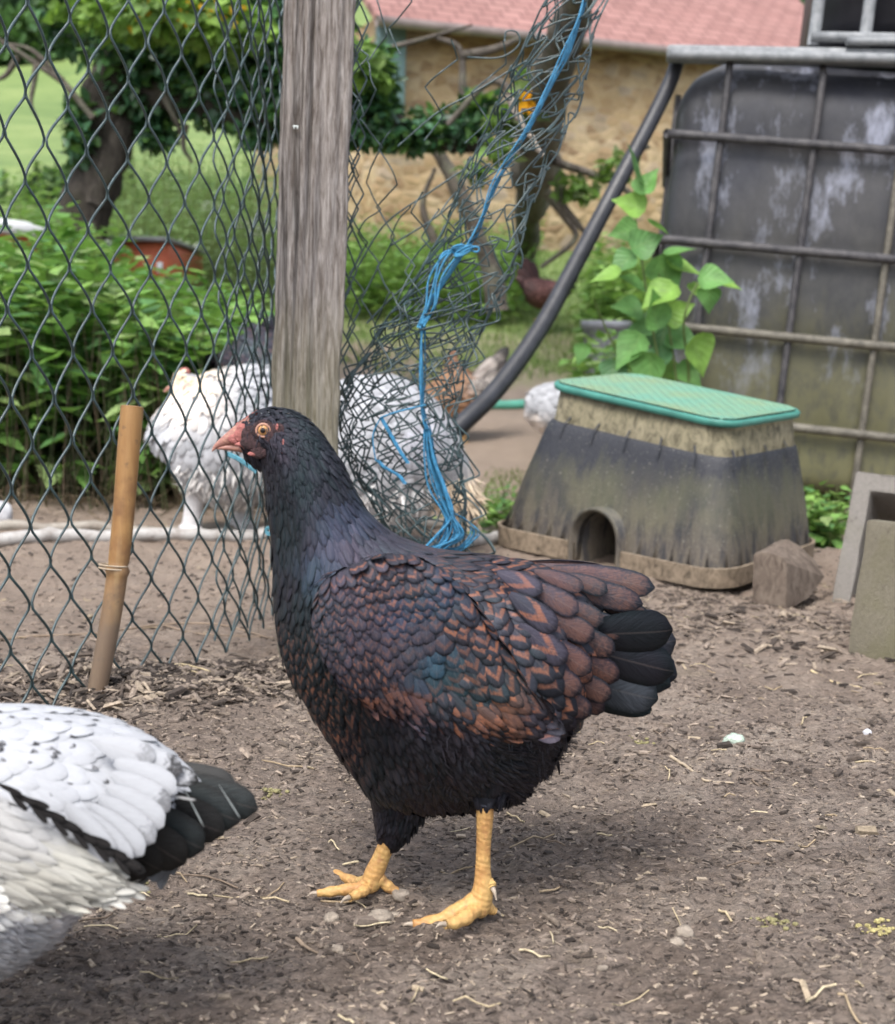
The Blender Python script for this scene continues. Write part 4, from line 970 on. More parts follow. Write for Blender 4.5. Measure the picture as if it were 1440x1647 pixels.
tag(mb.build('blue_twine', M_TWINE, origin=Gz(710, 1010)), 'blue plastic baling twine knotted along the crumpled wire mesh', 'twine')
mb = MB()
for o in (0, 3):
    q = np.array([(612, 672), (622, 690), (640, 722), (655, 745)], float); q[:, 0] += o; tube(mb, spline(Hh(q[:, 0], q[:, 1], YR - .06), 20), .0016, 6)
    q = np.array([(606, 740), (618, 752), (640, 765), (650, 778)], float); q[:, 0] += o; tube(mb, spline(Hh(q[:, 0], q[:, 1], YR - .06), 20), .0016, 6)
q = np.array([(612, 672), (600, 700), (604, 738), (606, 740)], float); tube(mb, spline(Hh(q[:, 0], q[:, 1], YR - .055), 20), .0012, 6)
q = np.array([(612, 672), (640, 662), (690, 650)], float); tube(mb, spline(Hh(q[:, 0], q[:, 1], YR - .05), 20), .0014, 6)
tag(mb.build('twine_scrap', M_TWINE, origin=Hh(612, 740, YR)), 'short blue twine scrap caught low in the crumpled mesh', 'twine')
mb = MB()
for o in (0, 2.4, 4.5):
    q = np.array([(366, 728), (380, 734), (396, 744), (412, 756)], float); q[:, 1] += o; Yf = float(Gz(400, 1060)[1]) - .008; tube(mb, spline(Hh(q[:, 0], q[:, 1], Yf), 20), .0017, 6)
tag(mb.build('twine_scrap', M_TWINE2, origin=Hh(366, 728, Yf)), 'pale blue twine scrap tied to the fence behind the beak', 'twine')
mb = MB()
for o in range(3):
    a = np.linspace(0, 2 * math.pi * .9, 18); c = Hh(434, 856, float(Gz(440, 1050)[1]) - .006); tube(mb, c + np.stack([np.cos(a) * .006, np.sin(a) * .003, np.sin(a) * .004 + o * .002], -1), .001, 6)
tag(mb.build('twine_scrap', M_TWINE2, origin=c), 'tiny blue twine knot on the fence beside the hen\'s neck', 'twine')

# ------------------------------------------------------------------ WOODEN POST
def mat_post():
    m = NT('weathered_wood'); p = m.pos((1, 1, .10)); p2 = m.pos((1, 1, .02))
    n = m.noise(190, 6, 0.7, p, 0.4); n2 = m.noise(42, 5, 0.6, p2, 0.6); blot = m.noise(5, 4, 0.6, m.pos((1, 1, .5)))
    c = m.ramp(n, [(0.30, (0.055, 0.044, 0.038)), (0.43, (0.16, 0.138, 0.125)), (0.56, (0.27, 0.245, 0.23)), (0.72, (0.42, 0.39, 0.37))])
    c = m.mix(0.8, c, m.ramp(n2, [(0.38, 0.15), (0.46, 0.95), (0.7, 1.15)]), 'MULTIPLY')
    c = m.mix(m.ramp(blot, [(0.4, 0.0), (0.7, 0.35)]), c, (0.17, 0.13, 0.10))
    g = m.n('NewGeometry'); sx = m.n('SeparateXYZ'); m.t.links.new(g.outputs['Position'], sx.inputs[0])
    low = m.ramp(m.math('ADD', m.math('MULTIPLY', m.math('SUBTRACT', .62, sx.outputs[2]), 2.2), m.math('SUBTRACT', blot, 0.5)), [(0.1, 0.0), (0.7, 0.40)])
    c = m.mix(low, c, m.mix(n, (0.09, 0.095, 0.045), (0.36, 0.34, 0.20)))
    m.bump(m.math('ADD', n, n2), 1.0, 0.004)
    return m.fin(c, 0.85, 0.25)
YP = 1.80
post = thing('wooden_post', Gz(475, 1062), 'tall weathered grey wooden fence post leaning slightly right', 'post')
nz_, na = 150, 80
z = np.linspace(1060, -70, nz_)
lx = np.interp(z, [-70, 0, 650, 800, 1060], [461, 458, 437, 441, 449]); rx = np.interp(z, [-70, 0, 700, 1060], [577, 572, 544, 548])
Lp = Hh(lx, z, YP); Rp = Hh(rx, z, YP + .012)
tt = np.linspace(0, 1, na)
ax = norm(Rp - Lp); nrm = np.cross(ax, A(0, 0, 1)); nrm = -norm(nrm) * np.sign((nrm * A(0, 1, 0)).sum(-1, keepdims=True))
w = np.linalg.norm(Rp - Lp, axis=1)[:, None]
per = []
rows = []
face = [(t, 0.0) for t in np.linspace(.03, .97, 46)] + [(1, .04)] + [(1, q) for q in np.linspace(.1, .9, 8)] + [(.97, 1)] + [(t, 1) for t in np.linspace(.9, .1, 12)] + [(.03, 1)] + [(0, q) for q in np.linspace(.94, .06, 8)]
fa = np.array(face)
zi = np.arange(nz_)[:, None]
g1 = fbm(fa[None, :, 0] * 9 + fa[None, :, 1] * 5 + zi * 0, zi / 42. + fa[None, :, 0] * 0, 1.3, 3, 91) * .006
g2 = -np.exp(-((fa[None, :, 0] - .30 - .012 * np.sin(zi / 13.)) / .010) ** 2) * .005 * (fa[None, :, 1] < .5) - np.exp(-((fa[None, :, 0] - .42 - .01 * np.sin(zi / 17. + 1)) / .008) ** 2) * .004 * (fa[None, :, 1] < .5) * (zi > 60)
edge = fbm(zi / 9. + fa[None, :, 0] * 0, fa[None, :, 1] * 3, 1, 3, 92) * .004 * ((fa[None, :, 0] < .05) | (fa[None, :, 0] > .95))
V = Lp[:, None] + (Rp - Lp)[:, None] * (fa[None, :, 0:1]) - nrm[:, None] * (fa[None, :, 1:2] * .075) + nrm[:, None] * (g1 + g2)[..., None] * (1 - 2 * (fa[None, :, 1:2] > .5)) + ax[:, None] * edge[..., None]
mk('post', V.reshape(-1, 3), gridq(nz_, len(face), True)[:, ::-1], mat_post(), post)
mb = MB(); c = Hh(476, 203, YP - .004)
box(mb, c, .004, .0015, .0012, bev=.0006); box(mb, c + A(-.0022, 0, -.002), .0010, .0015, .0016, bev=.0004); box(mb, c + A(.0022, 0, -.002), .0010, .0015, .0016, bev=.0004)
mb.build('staple', simple('galvanised_steel', (0.42, 0.45, 0.43), 0.4, 0.3, 100, Metallic=0) if False else simple('galvanised_steel', (0.42, 0.45, 0.43), 0.4, 0.3, 100), post)
# ------------------------------------------------------------------ BAMBOO STAKE
def mat_bamboo():
    m = NT('bamboo'); n = m.noise(60, 5, .6, m.pos((1, 1, .05))); b = m.noise(14, 4, .6, m.pos())
    c = m.ramp(n, [(0.3, (0.26, 0.125, 0.040)), (0.55, (0.36, 0.20, 0.075)), (0.75, (0.46, 0.30, 0.14))])
    c = m.mix(m.ramp(b, [(0.44, 0.0), (0.6, 0.8)]), c, (0.15, 0.065, 0.028)); c = m.mix(m.ramp(m.noise(90, 4, .7, m.pos()), [(.58, 0), (.7, .6)]), c, (.12, .07, .04))
    g = m.n('NewGeometry'); sx = m.n('SeparateXYZ'); m.t.links.new(g.outputs['Position'], sx.inputs[0])
    mud = m.ramp(m.math('ADD', m.math('MULTIPLY', m.math('SUBTRACT', .19, sx.outputs[2]), 7.0), m.math('SUBTRACT', b, .5)), [(0.0, 0.0), (0.6, 0.85)])
    c = m.mix(mud, c, (0.16, 0.12, 0.09)); m.bump(n, .3, .002)
    return m.fin(c, .45, .45)
gb = Gz(150, 1140)
st = thing('bamboo_stake', gb, 'short tan bamboo stake leaning behind the chain-link fence', 'stake')
mb = MB(); top = Hh(219, 654, gb[1] + .04)
bs = [gb + (top - gb) * t for t in np.linspace(-.03, 1, 60)]; rr = np.array([.0155 + .0 * i for i in range(60)])
P = np.array(bs); t_ = np.linspace(-.03, 1, 60); rr = .0118 + .002 * t_ + .0025 * np.exp(-((t_ - .46) / .008) ** 2) - .0012 * np.exp(-((t_ - .475) / .01) ** 2); P[:, 0] += .006 * np.sin(t_ * 4)
tube(mb, P, rr, 20, False); b2 = MB(); ax_ = norm(P[-1] - P[-2])
# hollow cut top
a = np.linspace(0, 2 * math.pi, 24, endpoint=False); e1 = norm(np.cross(ax_, A(0, 1, 0))); e2 = np.cross(ax_, e1)
rg = [P[-1] + (np.cos(a)[:, None] * e1 + np.sin(a)[:, None] * e2) * k + ax_ * h for k, h in ((rr[-1], 0), (rr[-1] - .0035, .001), (rr[-1] - .004, -.02), (.0005, -.021))]
mb.add(np.concatenate(rg), gridq(4, 24, True))
mb.build('cane', mat_bamboo(), st)
mb = MB(); c = gb + (top - gb) * .465; e1 = norm(np.cross(ax_, A(0, 1, 0)))
for k in range(2):
    P = c + ax_ * (.004 * k) + (np.cos(a)[:, None] * e1 + np.sin(a)[:, None] * np.cross(ax_, e1)) * .0168; P = np.concatenate([P, P[:1]]); tube(mb, P, .0011, 6, False)
mb.build('string', simple('pale_string', (0.45, 0.36, 0.26), 0.9, .2, 200), st)

# ------------------------------------------------------------------ PIPES
def mat_pipe(name, col, dirt=(0.16, 0.12, 0.09)):
    m = NT(name); n = m.noise(22, 6, .7, m.pos((1, 1.5, 1))); n2 = m.noise(90, 5, .7, m.pos())
    c = m.mix(m.ramp(n, [(0.45, 0.0), (0.65, 0.55)]), col, dirt)
    c = m.mix(m.ramp(n2, [(0.55, 0.0), (0.7, 0.6)]), c, tuple(q * .35 for q in col)); m.bump(n2, .3, .002)
    return m.fin(c, .6, .4)
M_P1 = mat_pipe('grey_white_pipe', (0.40, 0.385, 0.37)); M_P2 = mat_pipe('dull_tan_pipe', (0.30, 0.27, 0.23))
def gpipe(name, pts, r, mat, label, dz=0.0, cat='pipe'):
    P = np.array([GT(x, y) for x, y in pts]); S = spline(P, 60); S[:, 2] = terrain(S[:, 0], S[:, 1]) + r * .85 + dz
    mb = MB(); tube(mb, S, r, 14); return tag(mb.build(name, mat, origin=P[0]), label, cat)
gpipe('water_pipe', [(-160, 884), (0, 879), (130, 874), (300, 870), (440, 869), (600, 880), (700, 888), (770, 884), (800, 878)], .0150, M_P1, 'long pale grey pipe nearest the fence on the bare earth')
gpipe('water_pipe', [(-160, 862), (0, 862), (200, 858), (400, 856), (560, 850), (680, 856), (740, 862), (830, 870), (900, 880)], .0125, M_P2, 'thinner tan pipe lying just behind the pale grey pipe')
gpipe('garden_hose', [(560, 640), (660, 648), (760, 656), (800, 658), (860, 656), (960, 650)], .023, simple('green_hose', (0.10, 0.36, 0.27), .5, .2, 10, .2, 60), 'turquoise green hose lying on the earth behind the golden hen', cat='hose')
mb = MB(); q = [(640, 790, 3.0), (690, 735, 3.03), (735, 690, 3.07), (800, 625, 3.16), (868, 530, 3.28), (922, 432, 3.4), (968, 345, 3.5), (1012, 262, 3.56), (1050, 190, 3.62), (1078, 132, 3.68), (1090, 98, 3.70), (1096, 80, 3.72)]
P = spline(Hh([a_[0] for a_ in q], [a_[1] for a_ in q], [a_[2] for a_ in q]), 90); tube(mb, P, np.linspace(.0235, .0195, 90), 20)
tag(mb.build('black_pipe', simple('black_polythene', (0.022, 0.023, 0.028), .42, .35, 30, .25, 200, .55), origin=P[0]), 'thick black plastic pipe slanting up to the tank', 'pipe')

# ------------------------------------------------------------------ VALVE BOX WITH GREEN LID
def corner(px, py, Y): return Hh(px, py, Y)
B0 = dict(n=Gz(1162, 952, .0), l=Hh(780, 872, 2.86), r=Hh(1328, 893, 2.76))
T0 = dict(n=Hh(1166, 682, 2.50), l=Hh(884, 616, 2.86), r=Hh(1294, 662, 2.72))
B0['b'] = B0['l'] + B0['r'] - B0['n']; T0['b'] = T0['l'] + T0['r'] - T0['n']
def bil(D, a, b):   # a: near->left 0..1, b: near->right 0..1
    a = a[..., None]; b = b[..., None]
    return D['n'] * (1 - a) * (1 - b) + D['l'] * a * (1 - b) + D['r'] * b * (1 - a) + D['b'] * a * b
def rrect(n=120, rad=.17, asp=.72):
    """unit rounded rectangle, a in 0..1 along the long side, b 0..1 along the short"""
    pts = []; ra, rb = rad * asp, rad
    for (ca, cb, t0) in ((ra, rb, math.pi), (1 - ra, rb, 1.5 * math.pi), (1 - ra, 1 - rb, 0), (ra, 1 - rb, .5 * math.pi)):
        for t in np.linspace(0, math.pi / 2, 9): pts.append((ca + ra * math.cos(t0 + t), cb + rb * math.sin(t0 + t)))
    P = np.array(pts + pts[:1]); L = np.concatenate([[0], np.cumsum(np.linalg.norm(np.diff(P, axis=0) * [1, .7], axis=1))])
    s = np.linspace(0, L[-1], n, endpoint=False); return np.interp(s, L, P[:, 0]), np.interp(s, L, P[:, 1])
NB = 240
ra_, rb_ = rrect(NB)
def bring(t, q, off=0.0):
    """ring at height share t, footprint blend q (0 base outline .. 1 lid outline), grown outward by off (m)"""
    lo = bil(B0, ra_, rb_); hi = bil(T0, ra_, rb_)
    cb = bil(B0, A(.5), A(.5))[0] if False else (B0['l'] + B0['r']) / 2; ct = (T0['l'] + T0['r']) / 2
    zl = lo[:, 2]; zh = hi[:, 2]
    xy = lo[:, :2] * (1 - q) + hi[:, :2] * q
    c2 = cb[:2] * (1 - q) + ct[:2] * q; d = xy - c2; dn = d / np.linalg.norm(d, axis=1, keepdims=True)
    xy = xy + dn * off
    return np.concatenate([xy, (zl * (1 - t) + zh * t)[:, None]], 1)
def mat_box():
    m = NT('dirty_black_plastic')
    g = m.n('NewGeometry'); sx = m.n('SeparateXYZ'); m.t.links.new(g.outputs['Position'], sx.inputs[0])
    p = m.pos(); z = sx.outputs[2]
    big = m.noise(5, 4, .6, m.pos((1, 1, .7))); st = m.noise(38, 5, .65, m.pos((1, 1, .22))); sp = m.noise(150, 5, .75, p)
    zz = m.math('ADD', z, m.math('MULTIPLY', m.math('SUBTRACT', st, .5), .16))
    black = m.mix(sp, (0.010, 0.011, 0.015), (0.034, 0.036, 0.046))
    mudc = m.mix(sp, (0.12, 0.095, 0.066), (0.27, 0.225, 0.165)); alg = m.mix(sp, (0.075, 0.078, 0.034), (0.15, 0.15, 0.075))
    # algae film halfway up, mud at the foot and on the collar
    al = m.math('MULTIPLY', m.ramp(zz, [(0.07, 0.0), (0.12, .5), (0.18, .45), (0.23, 0.0)]), m.ramp(big, [(0.40, 0.15), (0.55, 1.0)]))
    c = m.mix(al, black, alg)
    md = m.math('MULTIPLY', m.ramp(zz, [(0.03, .7), (0.10, .40), (0.16, .20), (0.23, 0.0)]), m.ramp(st, [(0.42, 0.15), (0.56, 1.0)]))
    c = m.mix(md, c, mudc)
    fl = m.ramp(m.noise(230, 3, .6, p), [(0.65, 0.0), (0.71, .7)]); c = m.mix(fl, c, (0.34, 0.32, 0.27))
    m.bump(m.math('ADD', sp, st), .45, .004)
    return m.fin(c, m.ramp(sp, [(0.3, .38), (0.7, .75)]), .5)
def mat_mudcollar(name, a, b):
    m = NT(name); n = m.noise(55, 6, .75, m.pos((1, 1, .7)), .8); n2 = m.noise(9, 4, .6, m.pos())
    c = m.mix(n2, a, b); c = m.mix(.85, c, m.ramp(n, [(0.36, 0.3), (0.52, 1.0), (0.7, 1.45)]), 'MULTIPLY')
    m.bump(n, .5, .004); return m.fin(c, .85, .25)
M_BOX = mat_box(); M_RIM = mat_mudcollar('mud_caked_plastic', (0.20, 0.155, 0.11), (0.26, 0.205, 0.15)); M_COL = mat_mudcollar('green_stained_plastic', (0.14, 0.125, 0.072), (0.20, 0.175, 0.125))
vb = thing('valve_box', B0['n'], 'flared black plastic valve box with a green textured lid', 'valve box')
# body shell with an archway cut through the long side
prof = [(.005, .135), (.10, .17), (.25, .27), (.42, .43), (.58, .62), (.70, .76), (.755, .83), (.775, .88), (.785, .93)]
mb = MB(); rings = [bring(t, q) for t, q in prof]; inner = [bring(t, min(q + .05, 1), -.012) for t, q in prof[::-1]]
V = np.concatenate(rings + inner); Q = gridq(len(rings) * 2, NB, True); n_ = len(rings) * 2
close = [((n_ - 1) * NB + j, (n_ - 1) * NB + (j + 1) % NB, (j + 1) % NB, j) for j in range(NB)]
body = mk('body', V, [np.concatenate([Q, np.array(close)])], M_BOX, vb)
mb = MB(); rim0 = [bring(-.005, .0), bring(.115, -.01, .002), bring(.118, .0, -.004), bring(.02, .06, -.004), bring(.01, .20, -.004), bring(-.004, .20, -.006)]
rim = mk('base_rim', np.concatenate(rim0), [np.concatenate([gridq(6, NB, True), np.array([(5 * NB + j, 5 * NB + (j + 1) % NB, (j + 1) % NB, j) for j in range(NB)])])], M_RIM, vb)
# arch cutter
uL = norm(B0['l'] - B0['n']); uR = norm(np.cross(uL, A(0, 0, 1))); uR = uR if uR[1] > 0 else -uR; upv = A(0, 0, 1)
ac = Hh(958, 905, 2.60); 
def onside(px, py):
    """point where the pixel ray meets the long side's rim plane"""
    n = np.cross(B0['l'] - B0['n'], upv); d = ray(float(px), float(py)); t = np.dot(B0['n'] - CP, n) / np.dot(d, n); return CP + d * t
pa, pb_, pt = onside(921, 912), onside(992, 925), onside(960, 822)
cx_ = (pa + pb_) / 2; hw_ = np.linalg.norm((pb_ - pa)[:2]) / 2; zt_ = pt[2]; zb_ = min(pa[2], pb_[2]) - .05
ud = norm(A(*(pb_ - pa)[:2], 0))
def arch(hw, zt, n=18):
    a = np.linspace(0, math.pi, n); zc = zt - hw
    return [(-hw, zb_)] + [(-hw * math.cos(t), zc + hw * math.sin(t)) for t in a] + [(hw, zb_)]
def cutter(hw, zt, d0, d1):
    O = arch(hw, zt); n = len(O)
    f = [A(cx_[0], cx_[1], 0) + ud * x + upv * z - uR * d0 for x, z in O]; b = [v + uR * (d0 + d1) for v in f]
    me = bpy.data.meshes.new('c'); me.from_pydata([tuple(v) for v in f + b], [], [tuple(range(n))[::-1], tuple(range(n, 2 * n))] + [(i, (i + 1) % n, n + (i + 1) % n, n + i) for i in range(n)])
    import bmesh
    bm = bmesh.new(); bm.from_mesh(me); bmesh.ops.recalc_face_normals(bm, faces=bm.faces); bm.to_mesh(me); bm.free()
    o = bpy.data.objects.new('c', me); C.objects.link(o); return o
cu = cutter(hw_, zt_, .12, .30)
for o in (body, rim):
    import bmesh
    bm = bmesh.new(); bm.from_mesh(o.data); bmesh.ops.recalc_face_normals(bm, faces=bm.faces); bm.to_mesh(o.data); bm.free()
    md = o.modifiers.new('b', 'BOOLEAN'); md.object = cu; md.operation = 'DIFFERENCE'; md.solver = 'EXACT'
bpy.context.view_layer.update(); dg = bpy.context.evaluated_depsgraph_get()
for o in (body, rim):
    me = bpy.data.meshes.new_from_object(o.evaluated_get(dg)); o.modifiers.clear(); o.data = me
    for p_ in me.polygons: p_.use_smooth = True
    try: me.set_sharp_from_angle(angle=R(35))
    except Exception: pass
bpy.data.objects.remove(cu)
# arch lining
mb = MB(); O = arch(hw_, zt_); n = len(O); Oi = arch(hw_ + .008, zt_ + .008)
rows_ = []
for (oo, dd) in ((O, .16), (O, -.008), (Oi, -.008), (Oi, .16)): rows_.append(np.array([A(cx_[0], cx_[1], 0) + ud * x + upv * z + uR * dd for x, z in oo]))
mb.add(np.concatenate(rows_), gridq(4, n)); mb.build('arch_surround', M_BOX, vb)
# collar and lid
mb = MB(); rr_ = [bring(.775, .90, .0), bring(.79, .955, .001), bring(.985, 1.0, -.004), bring(.985, 1.0, -.02)]; mk('collar', np.concatenate(rr_), [gridq(4, NB, True)], M_COL, vb)
def mat_lid():
    m = NT('green_lid_plastic'); n = m.noise(26, 5, .65, m.pos()); n2 = m.noise(6, 4, .6, m.pos())
    c = m.mix(n, (0.085, 0.24, 0.185), (0.14, 0.32, 0.25)); c = m.mix(m.ramp(n2, [(0.40, .1), (0.65, .6)]), c, (0.22, 0.25, 0.12))
    c = m.mix(m.ramp(m.noise(120, 4, .7, m.pos()), [(0.55, 0), (0.7, .5)]), c, (0.24, 0.22, 0.12)); return m.fin(c, .5, .4)
M_LID = mat_lid()
lr = [bring(.965, 1, .004), bring(.972, 1, .010), bring(1.0, 1, .012), bring(1.012, 1, .008), bring(1.012, 1, .002)]
mk('lid', np.concatenate(lr), [gridq(5, NB, True)], simple('green_lid_edge', (0.055, 0.21, 0.17), .45, .25, 20), vb)
# tread top: a fine grid with raised diagonal bars
na_, nb_ = 240, 170
aa, bb = np.meshgrid(np.linspace(.002, .998, na_), np.linspace(.002, .998, nb_), indexing='ij')
ra2 = .17 * .72; 
def clampr(a, b):
    x = np.minimum(a, 1 - a) / ra2; y = np.minimum(b, 1 - b) / .17
    k = (x < 1) & (y < 1); r = np.hypot(1 - x, 1 - y); f = np.where(k & (r > 1), 1 / np.maximum(r, 1e-6), 1)
    nx = np.where(k, 1 - (1 - x) * f, x) * ra2; ny = np.where(k, 1 - (1 - y) * f, y) * .17
    return np.where(a < .5, nx, 1 - nx), np.where(b < .5, ny, 1 - ny)
ca_, cb_ = clampr(aa, bb); top = bil(T0, ca_, cb_)
lu = .42 * aa; lv = .30 * bb; q = .026
d1 = np.abs(((lu + lv) / q) % 1 - .5); d2 = np.abs(((lu - lv) / q) % 1 - .5)
h = np.clip(((np.minimum(d1, d2) < .11) * 1.0), 0, 1) * .0028
inr = (aa > .03) & (aa < .97) & (bb > .03) & (bb < .97)
ztop = (T0['n'][2] * 0) + top[..., 2] + .012 * .26
top[..., 2] = ztop + np.where(inr, h, .0028) + .0005
mk('lid_tread', top.reshape(-1, 3), [gridq(na_, nb_)], M_LID, vb)
# gussets between wall and rim
def sidept(s, t, q, off=0.0):
    return bring(t, q, off)[int(s * NB) % NB]
ring_r = bring(.085, .01, -.003); ring_w0 = bring(.09, .20, .006); ring_w1 = bring(.23, .262, .002); tan_ = norm(np.roll(ring_r, -1, 0) - ring_r)
for j in range(0, NB, 5):
    r0, w0, w1, t_ = ring_r[j], ring_w0[j], ring_w1[j], tan_[j] * .002
    if abs(np.dot(r0 - cx_, ud)) < hw_ + .012 and np.dot((r0 - cx_)[:2], uR[:2]) < .05: continue
    mb = MB(); b0 = r0.copy(); b1 = w0.copy()
    mb.add([b0 - t_, b0 + t_, b1 + t_, b1 - t_, w1 - t_ * .5, w1 + t_ * .5], [(0, 1, 5, 4), (1, 2, 5, 5)][:1] + [(0, 3, 2, 1)], [(0, 4, 3), (1, 2, 5)])
    mb.build('gusset', M_BOX, vb)
ring_a = bring(.775, .90, .004); ring_b = bring(.83, .965, .002); ring_c = bring(.70, .765, .004); tan_ = norm(np.roll(ring_a, -1, 0) - ring_a)
for j in range(3, NB, 13):
    t_ = tan_[j] * .0022; o_ = norm(A(*(ring_a[j] - (T0['l'] + T0['r']) / 2)[:2], 0)) * .007
    mb = MB(); mb.add([ring_b[j] - t_, ring_b[j] + t_, ring_a[j] + o_ - t_, ring_a[j] + o_ + t_, ring_c[j] - t_, ring_c[j] + t_], [(0, 1, 3, 2), (2, 3, 5, 4)]); mb.build('rib', M_BOX, vb)

# ------------------------------------------------------------------ CONCRETE BLOCKS AND WOOD WEDGE
def mat_concrete(name, a, b, moss=.4):
    m = NT(name); n = m.noise(160, 6, .75, m.pos()); n2 = m.noise(7, 5, .6, m.pos()); v = m.n('TexVoronoi', Scale=240.0)
    c = m.mix(n, a, b); c = m.mix(m.ramp(n2, [(0.48, 0.0), (0.7, moss)]), c, (0.15, 0.145, 0.06))
    c = m.mix(m.ramp(m.noise(70, 4, .7, m.pos()), [(0.6, 0), (0.68, .6)]), c, (0.12, 0.10, 0.085))
    m.bump(m.math('ADD', n, v.outputs['Distance']), .7, .004); return m.fin(c, .9, .2)
M_CON = mat_concrete('concrete', (0.16, 0.145, 0.13), (0.34, 0.315, 0.285), .3); M_CON2 = mat_concrete('mossy_concrete', (0.13, 0.115, 0.085), (0.30, 0.27, 0.205), .6)
def prism(name, outline, Y, depthv, mat, parent=None, rough=.0015, origin=None, hole=None, sub=4):
    """solid cut from a face outline given in pixels at distances Y, pushed back along depthv"""
    pass
def hollow(mb, n, l, u, d, holes, wall):
    """block with corner n, edge vectors l (width), u (height), d (depth); openings run along d"""
    # grid of the front face minus openings
    xs = sorted(set([0, 1] + [h[0] for h in holes] + [h[1] for h in holes])); ys_ = sorted(set([0, 1] + [h[2] for h in holes] + [h[3] for h in holes]))
    for i in range(len(xs) - 1):
        for j in range(len(ys_) - 1):
            x0, x1, y0, y1 = xs[i], xs[i + 1], ys_[j], ys_[j + 1]
            if any(h[0] <= x0 and x1 <= h[1] and h[2] <= y0 and y1 <= h[3] for h in holes): continue
            P = [n + l * x + u * y for x, y in ((x0, y0), (x1, y0), (x1, y1), (x0, y1))]
            mb.add(P, [(0, 1, 2, 3)]); mb.add([p + d for p in P], [(3, 2, 1, 0)])
    for (a, b, c_, e) in ((0, 1, 0, 1),) + tuple((h[0], h[1], h[2], h[3]) for h in holes):
        P = [n + l * x + u * y for x, y in ((a, c_), (b, c_), (b, e), (a, e))]
        for k in range(4): mb.add([P[k], P[(k + 1) % 4], P[(k + 1) % 4] + d, P[k] + d], [(0, 1, 2, 3)])
def roughen(o, lv=4, amp=.002, bev=.003):
    """bevel and break the edges of a solid, applied as mesh"""
    import bmesh
    bm = bmesh.new(); bm.from_mesh(o.data); bmesh.ops.remove_doubles(bm, verts=bm.verts, dist=1e-5); bmesh.ops.recalc_face_normals(bm, faces=bm.faces)
    if bev: bmesh.ops.bevel(bm, geom=[e for e in bm.edges if len(e.link_faces) == 2 and e.calc_face_angle(0) > .5], offset=bev, segments=2, affect='EDGES', profile=.6)
    for _ in range(lv): 
        le = [e for e in bm.edges if e.calc_length() > .009]
        if not le: break
        bmesh.ops.subdivide_edges(bm, edges=le, cuts=1, use_grid_fill=True)
    bm.normal_update()
    for v in bm.verts:
        c = v.co; k = fbm(A(c.x * 1.3 + c.z), A(c.y + c.z * .7), 55, 3, 31)[0] * amp + fbm(A(c.x + c.z * .8), A(c.y * 1.1 - c.z), 14, 2, 33)[0] * amp * 1.2
        v.co = c + v.normal * float(k)
    bm.to_mesh(o.data); bm.free()
    for p_ in o.data.polygons: p_.use_smooth = True
    try: o.data.set_sharp_from_angle(angle=R(40))
    except Exception: pass
# leaning block (grey, opening facing the viewer)
gA = Gz(1338, 968); gB = Hh(1378, 758, gA[1] + .10)
u_ = gB - gA; l_ = A(.19, -.10, -.01); d_ = norm(np.cross(u_, l_)) * .17; d_ = d_ if d_[1] > 0 else -d_
mb = MB(); hollow(mb, gA, l_, u_, d_, [(.15, .85, .0001, .86)], .03)
o = tag(mb.build('concrete_block', M_CON, origin=gA), 'pale grey hollow concrete block tilted back, farther of the two', 'concrete block', 'concrete blocks at the right edge'); roughen(o, 3, .003, .004)
gA = Gz(1362, 1056); gB = Hh(1394, 836, gA[1] + .02); u_ = gB - gA; l_ = A(.115, -.115, 0); l2 = A(.13, .13, -.02)
mb = MB(); hollow(mb, gA, l_, u_, l2, [], 0)
hb = MB()
o = tag(mb.build('concrete_block', M_CON2, origin=gA), 'yellowish mossy concrete block standing on end, nearer of the two', 'concrete block', 'concrete blocks at the right edge'); roughen(o, 3, .003, .005)
# sunken core on the top face of the near block
tc_ = gB + l_ * .55 + l2 * .5
mb = MB(); e1 = norm(l_); e2 = norm(l2); n3 = norm(np.cross(e1, e2)); n3 = n3 if n3[2] > 0 else -n3
# wood wedge: quarter-round offcut
g0 = Gz(1216, 975)
Wf = [(1210, 968), (1212, 888), (1222, 880), (1258, 866), (1290, 880), (1312, 905), (1328, 930), (1318, 945), (1262, 984), (1240, 982)]
front = [(1210, 970), (1213, 890), (1238, 893), (1290, 905), (1325, 930), (1300, 962), (1262, 986)]
mb = MB()
F3 = Hh([p[0] for p in front], [p[1] for p in front], g0[1] + np.array([0, .0, -.01, -.02, .02, .0, -.03]))
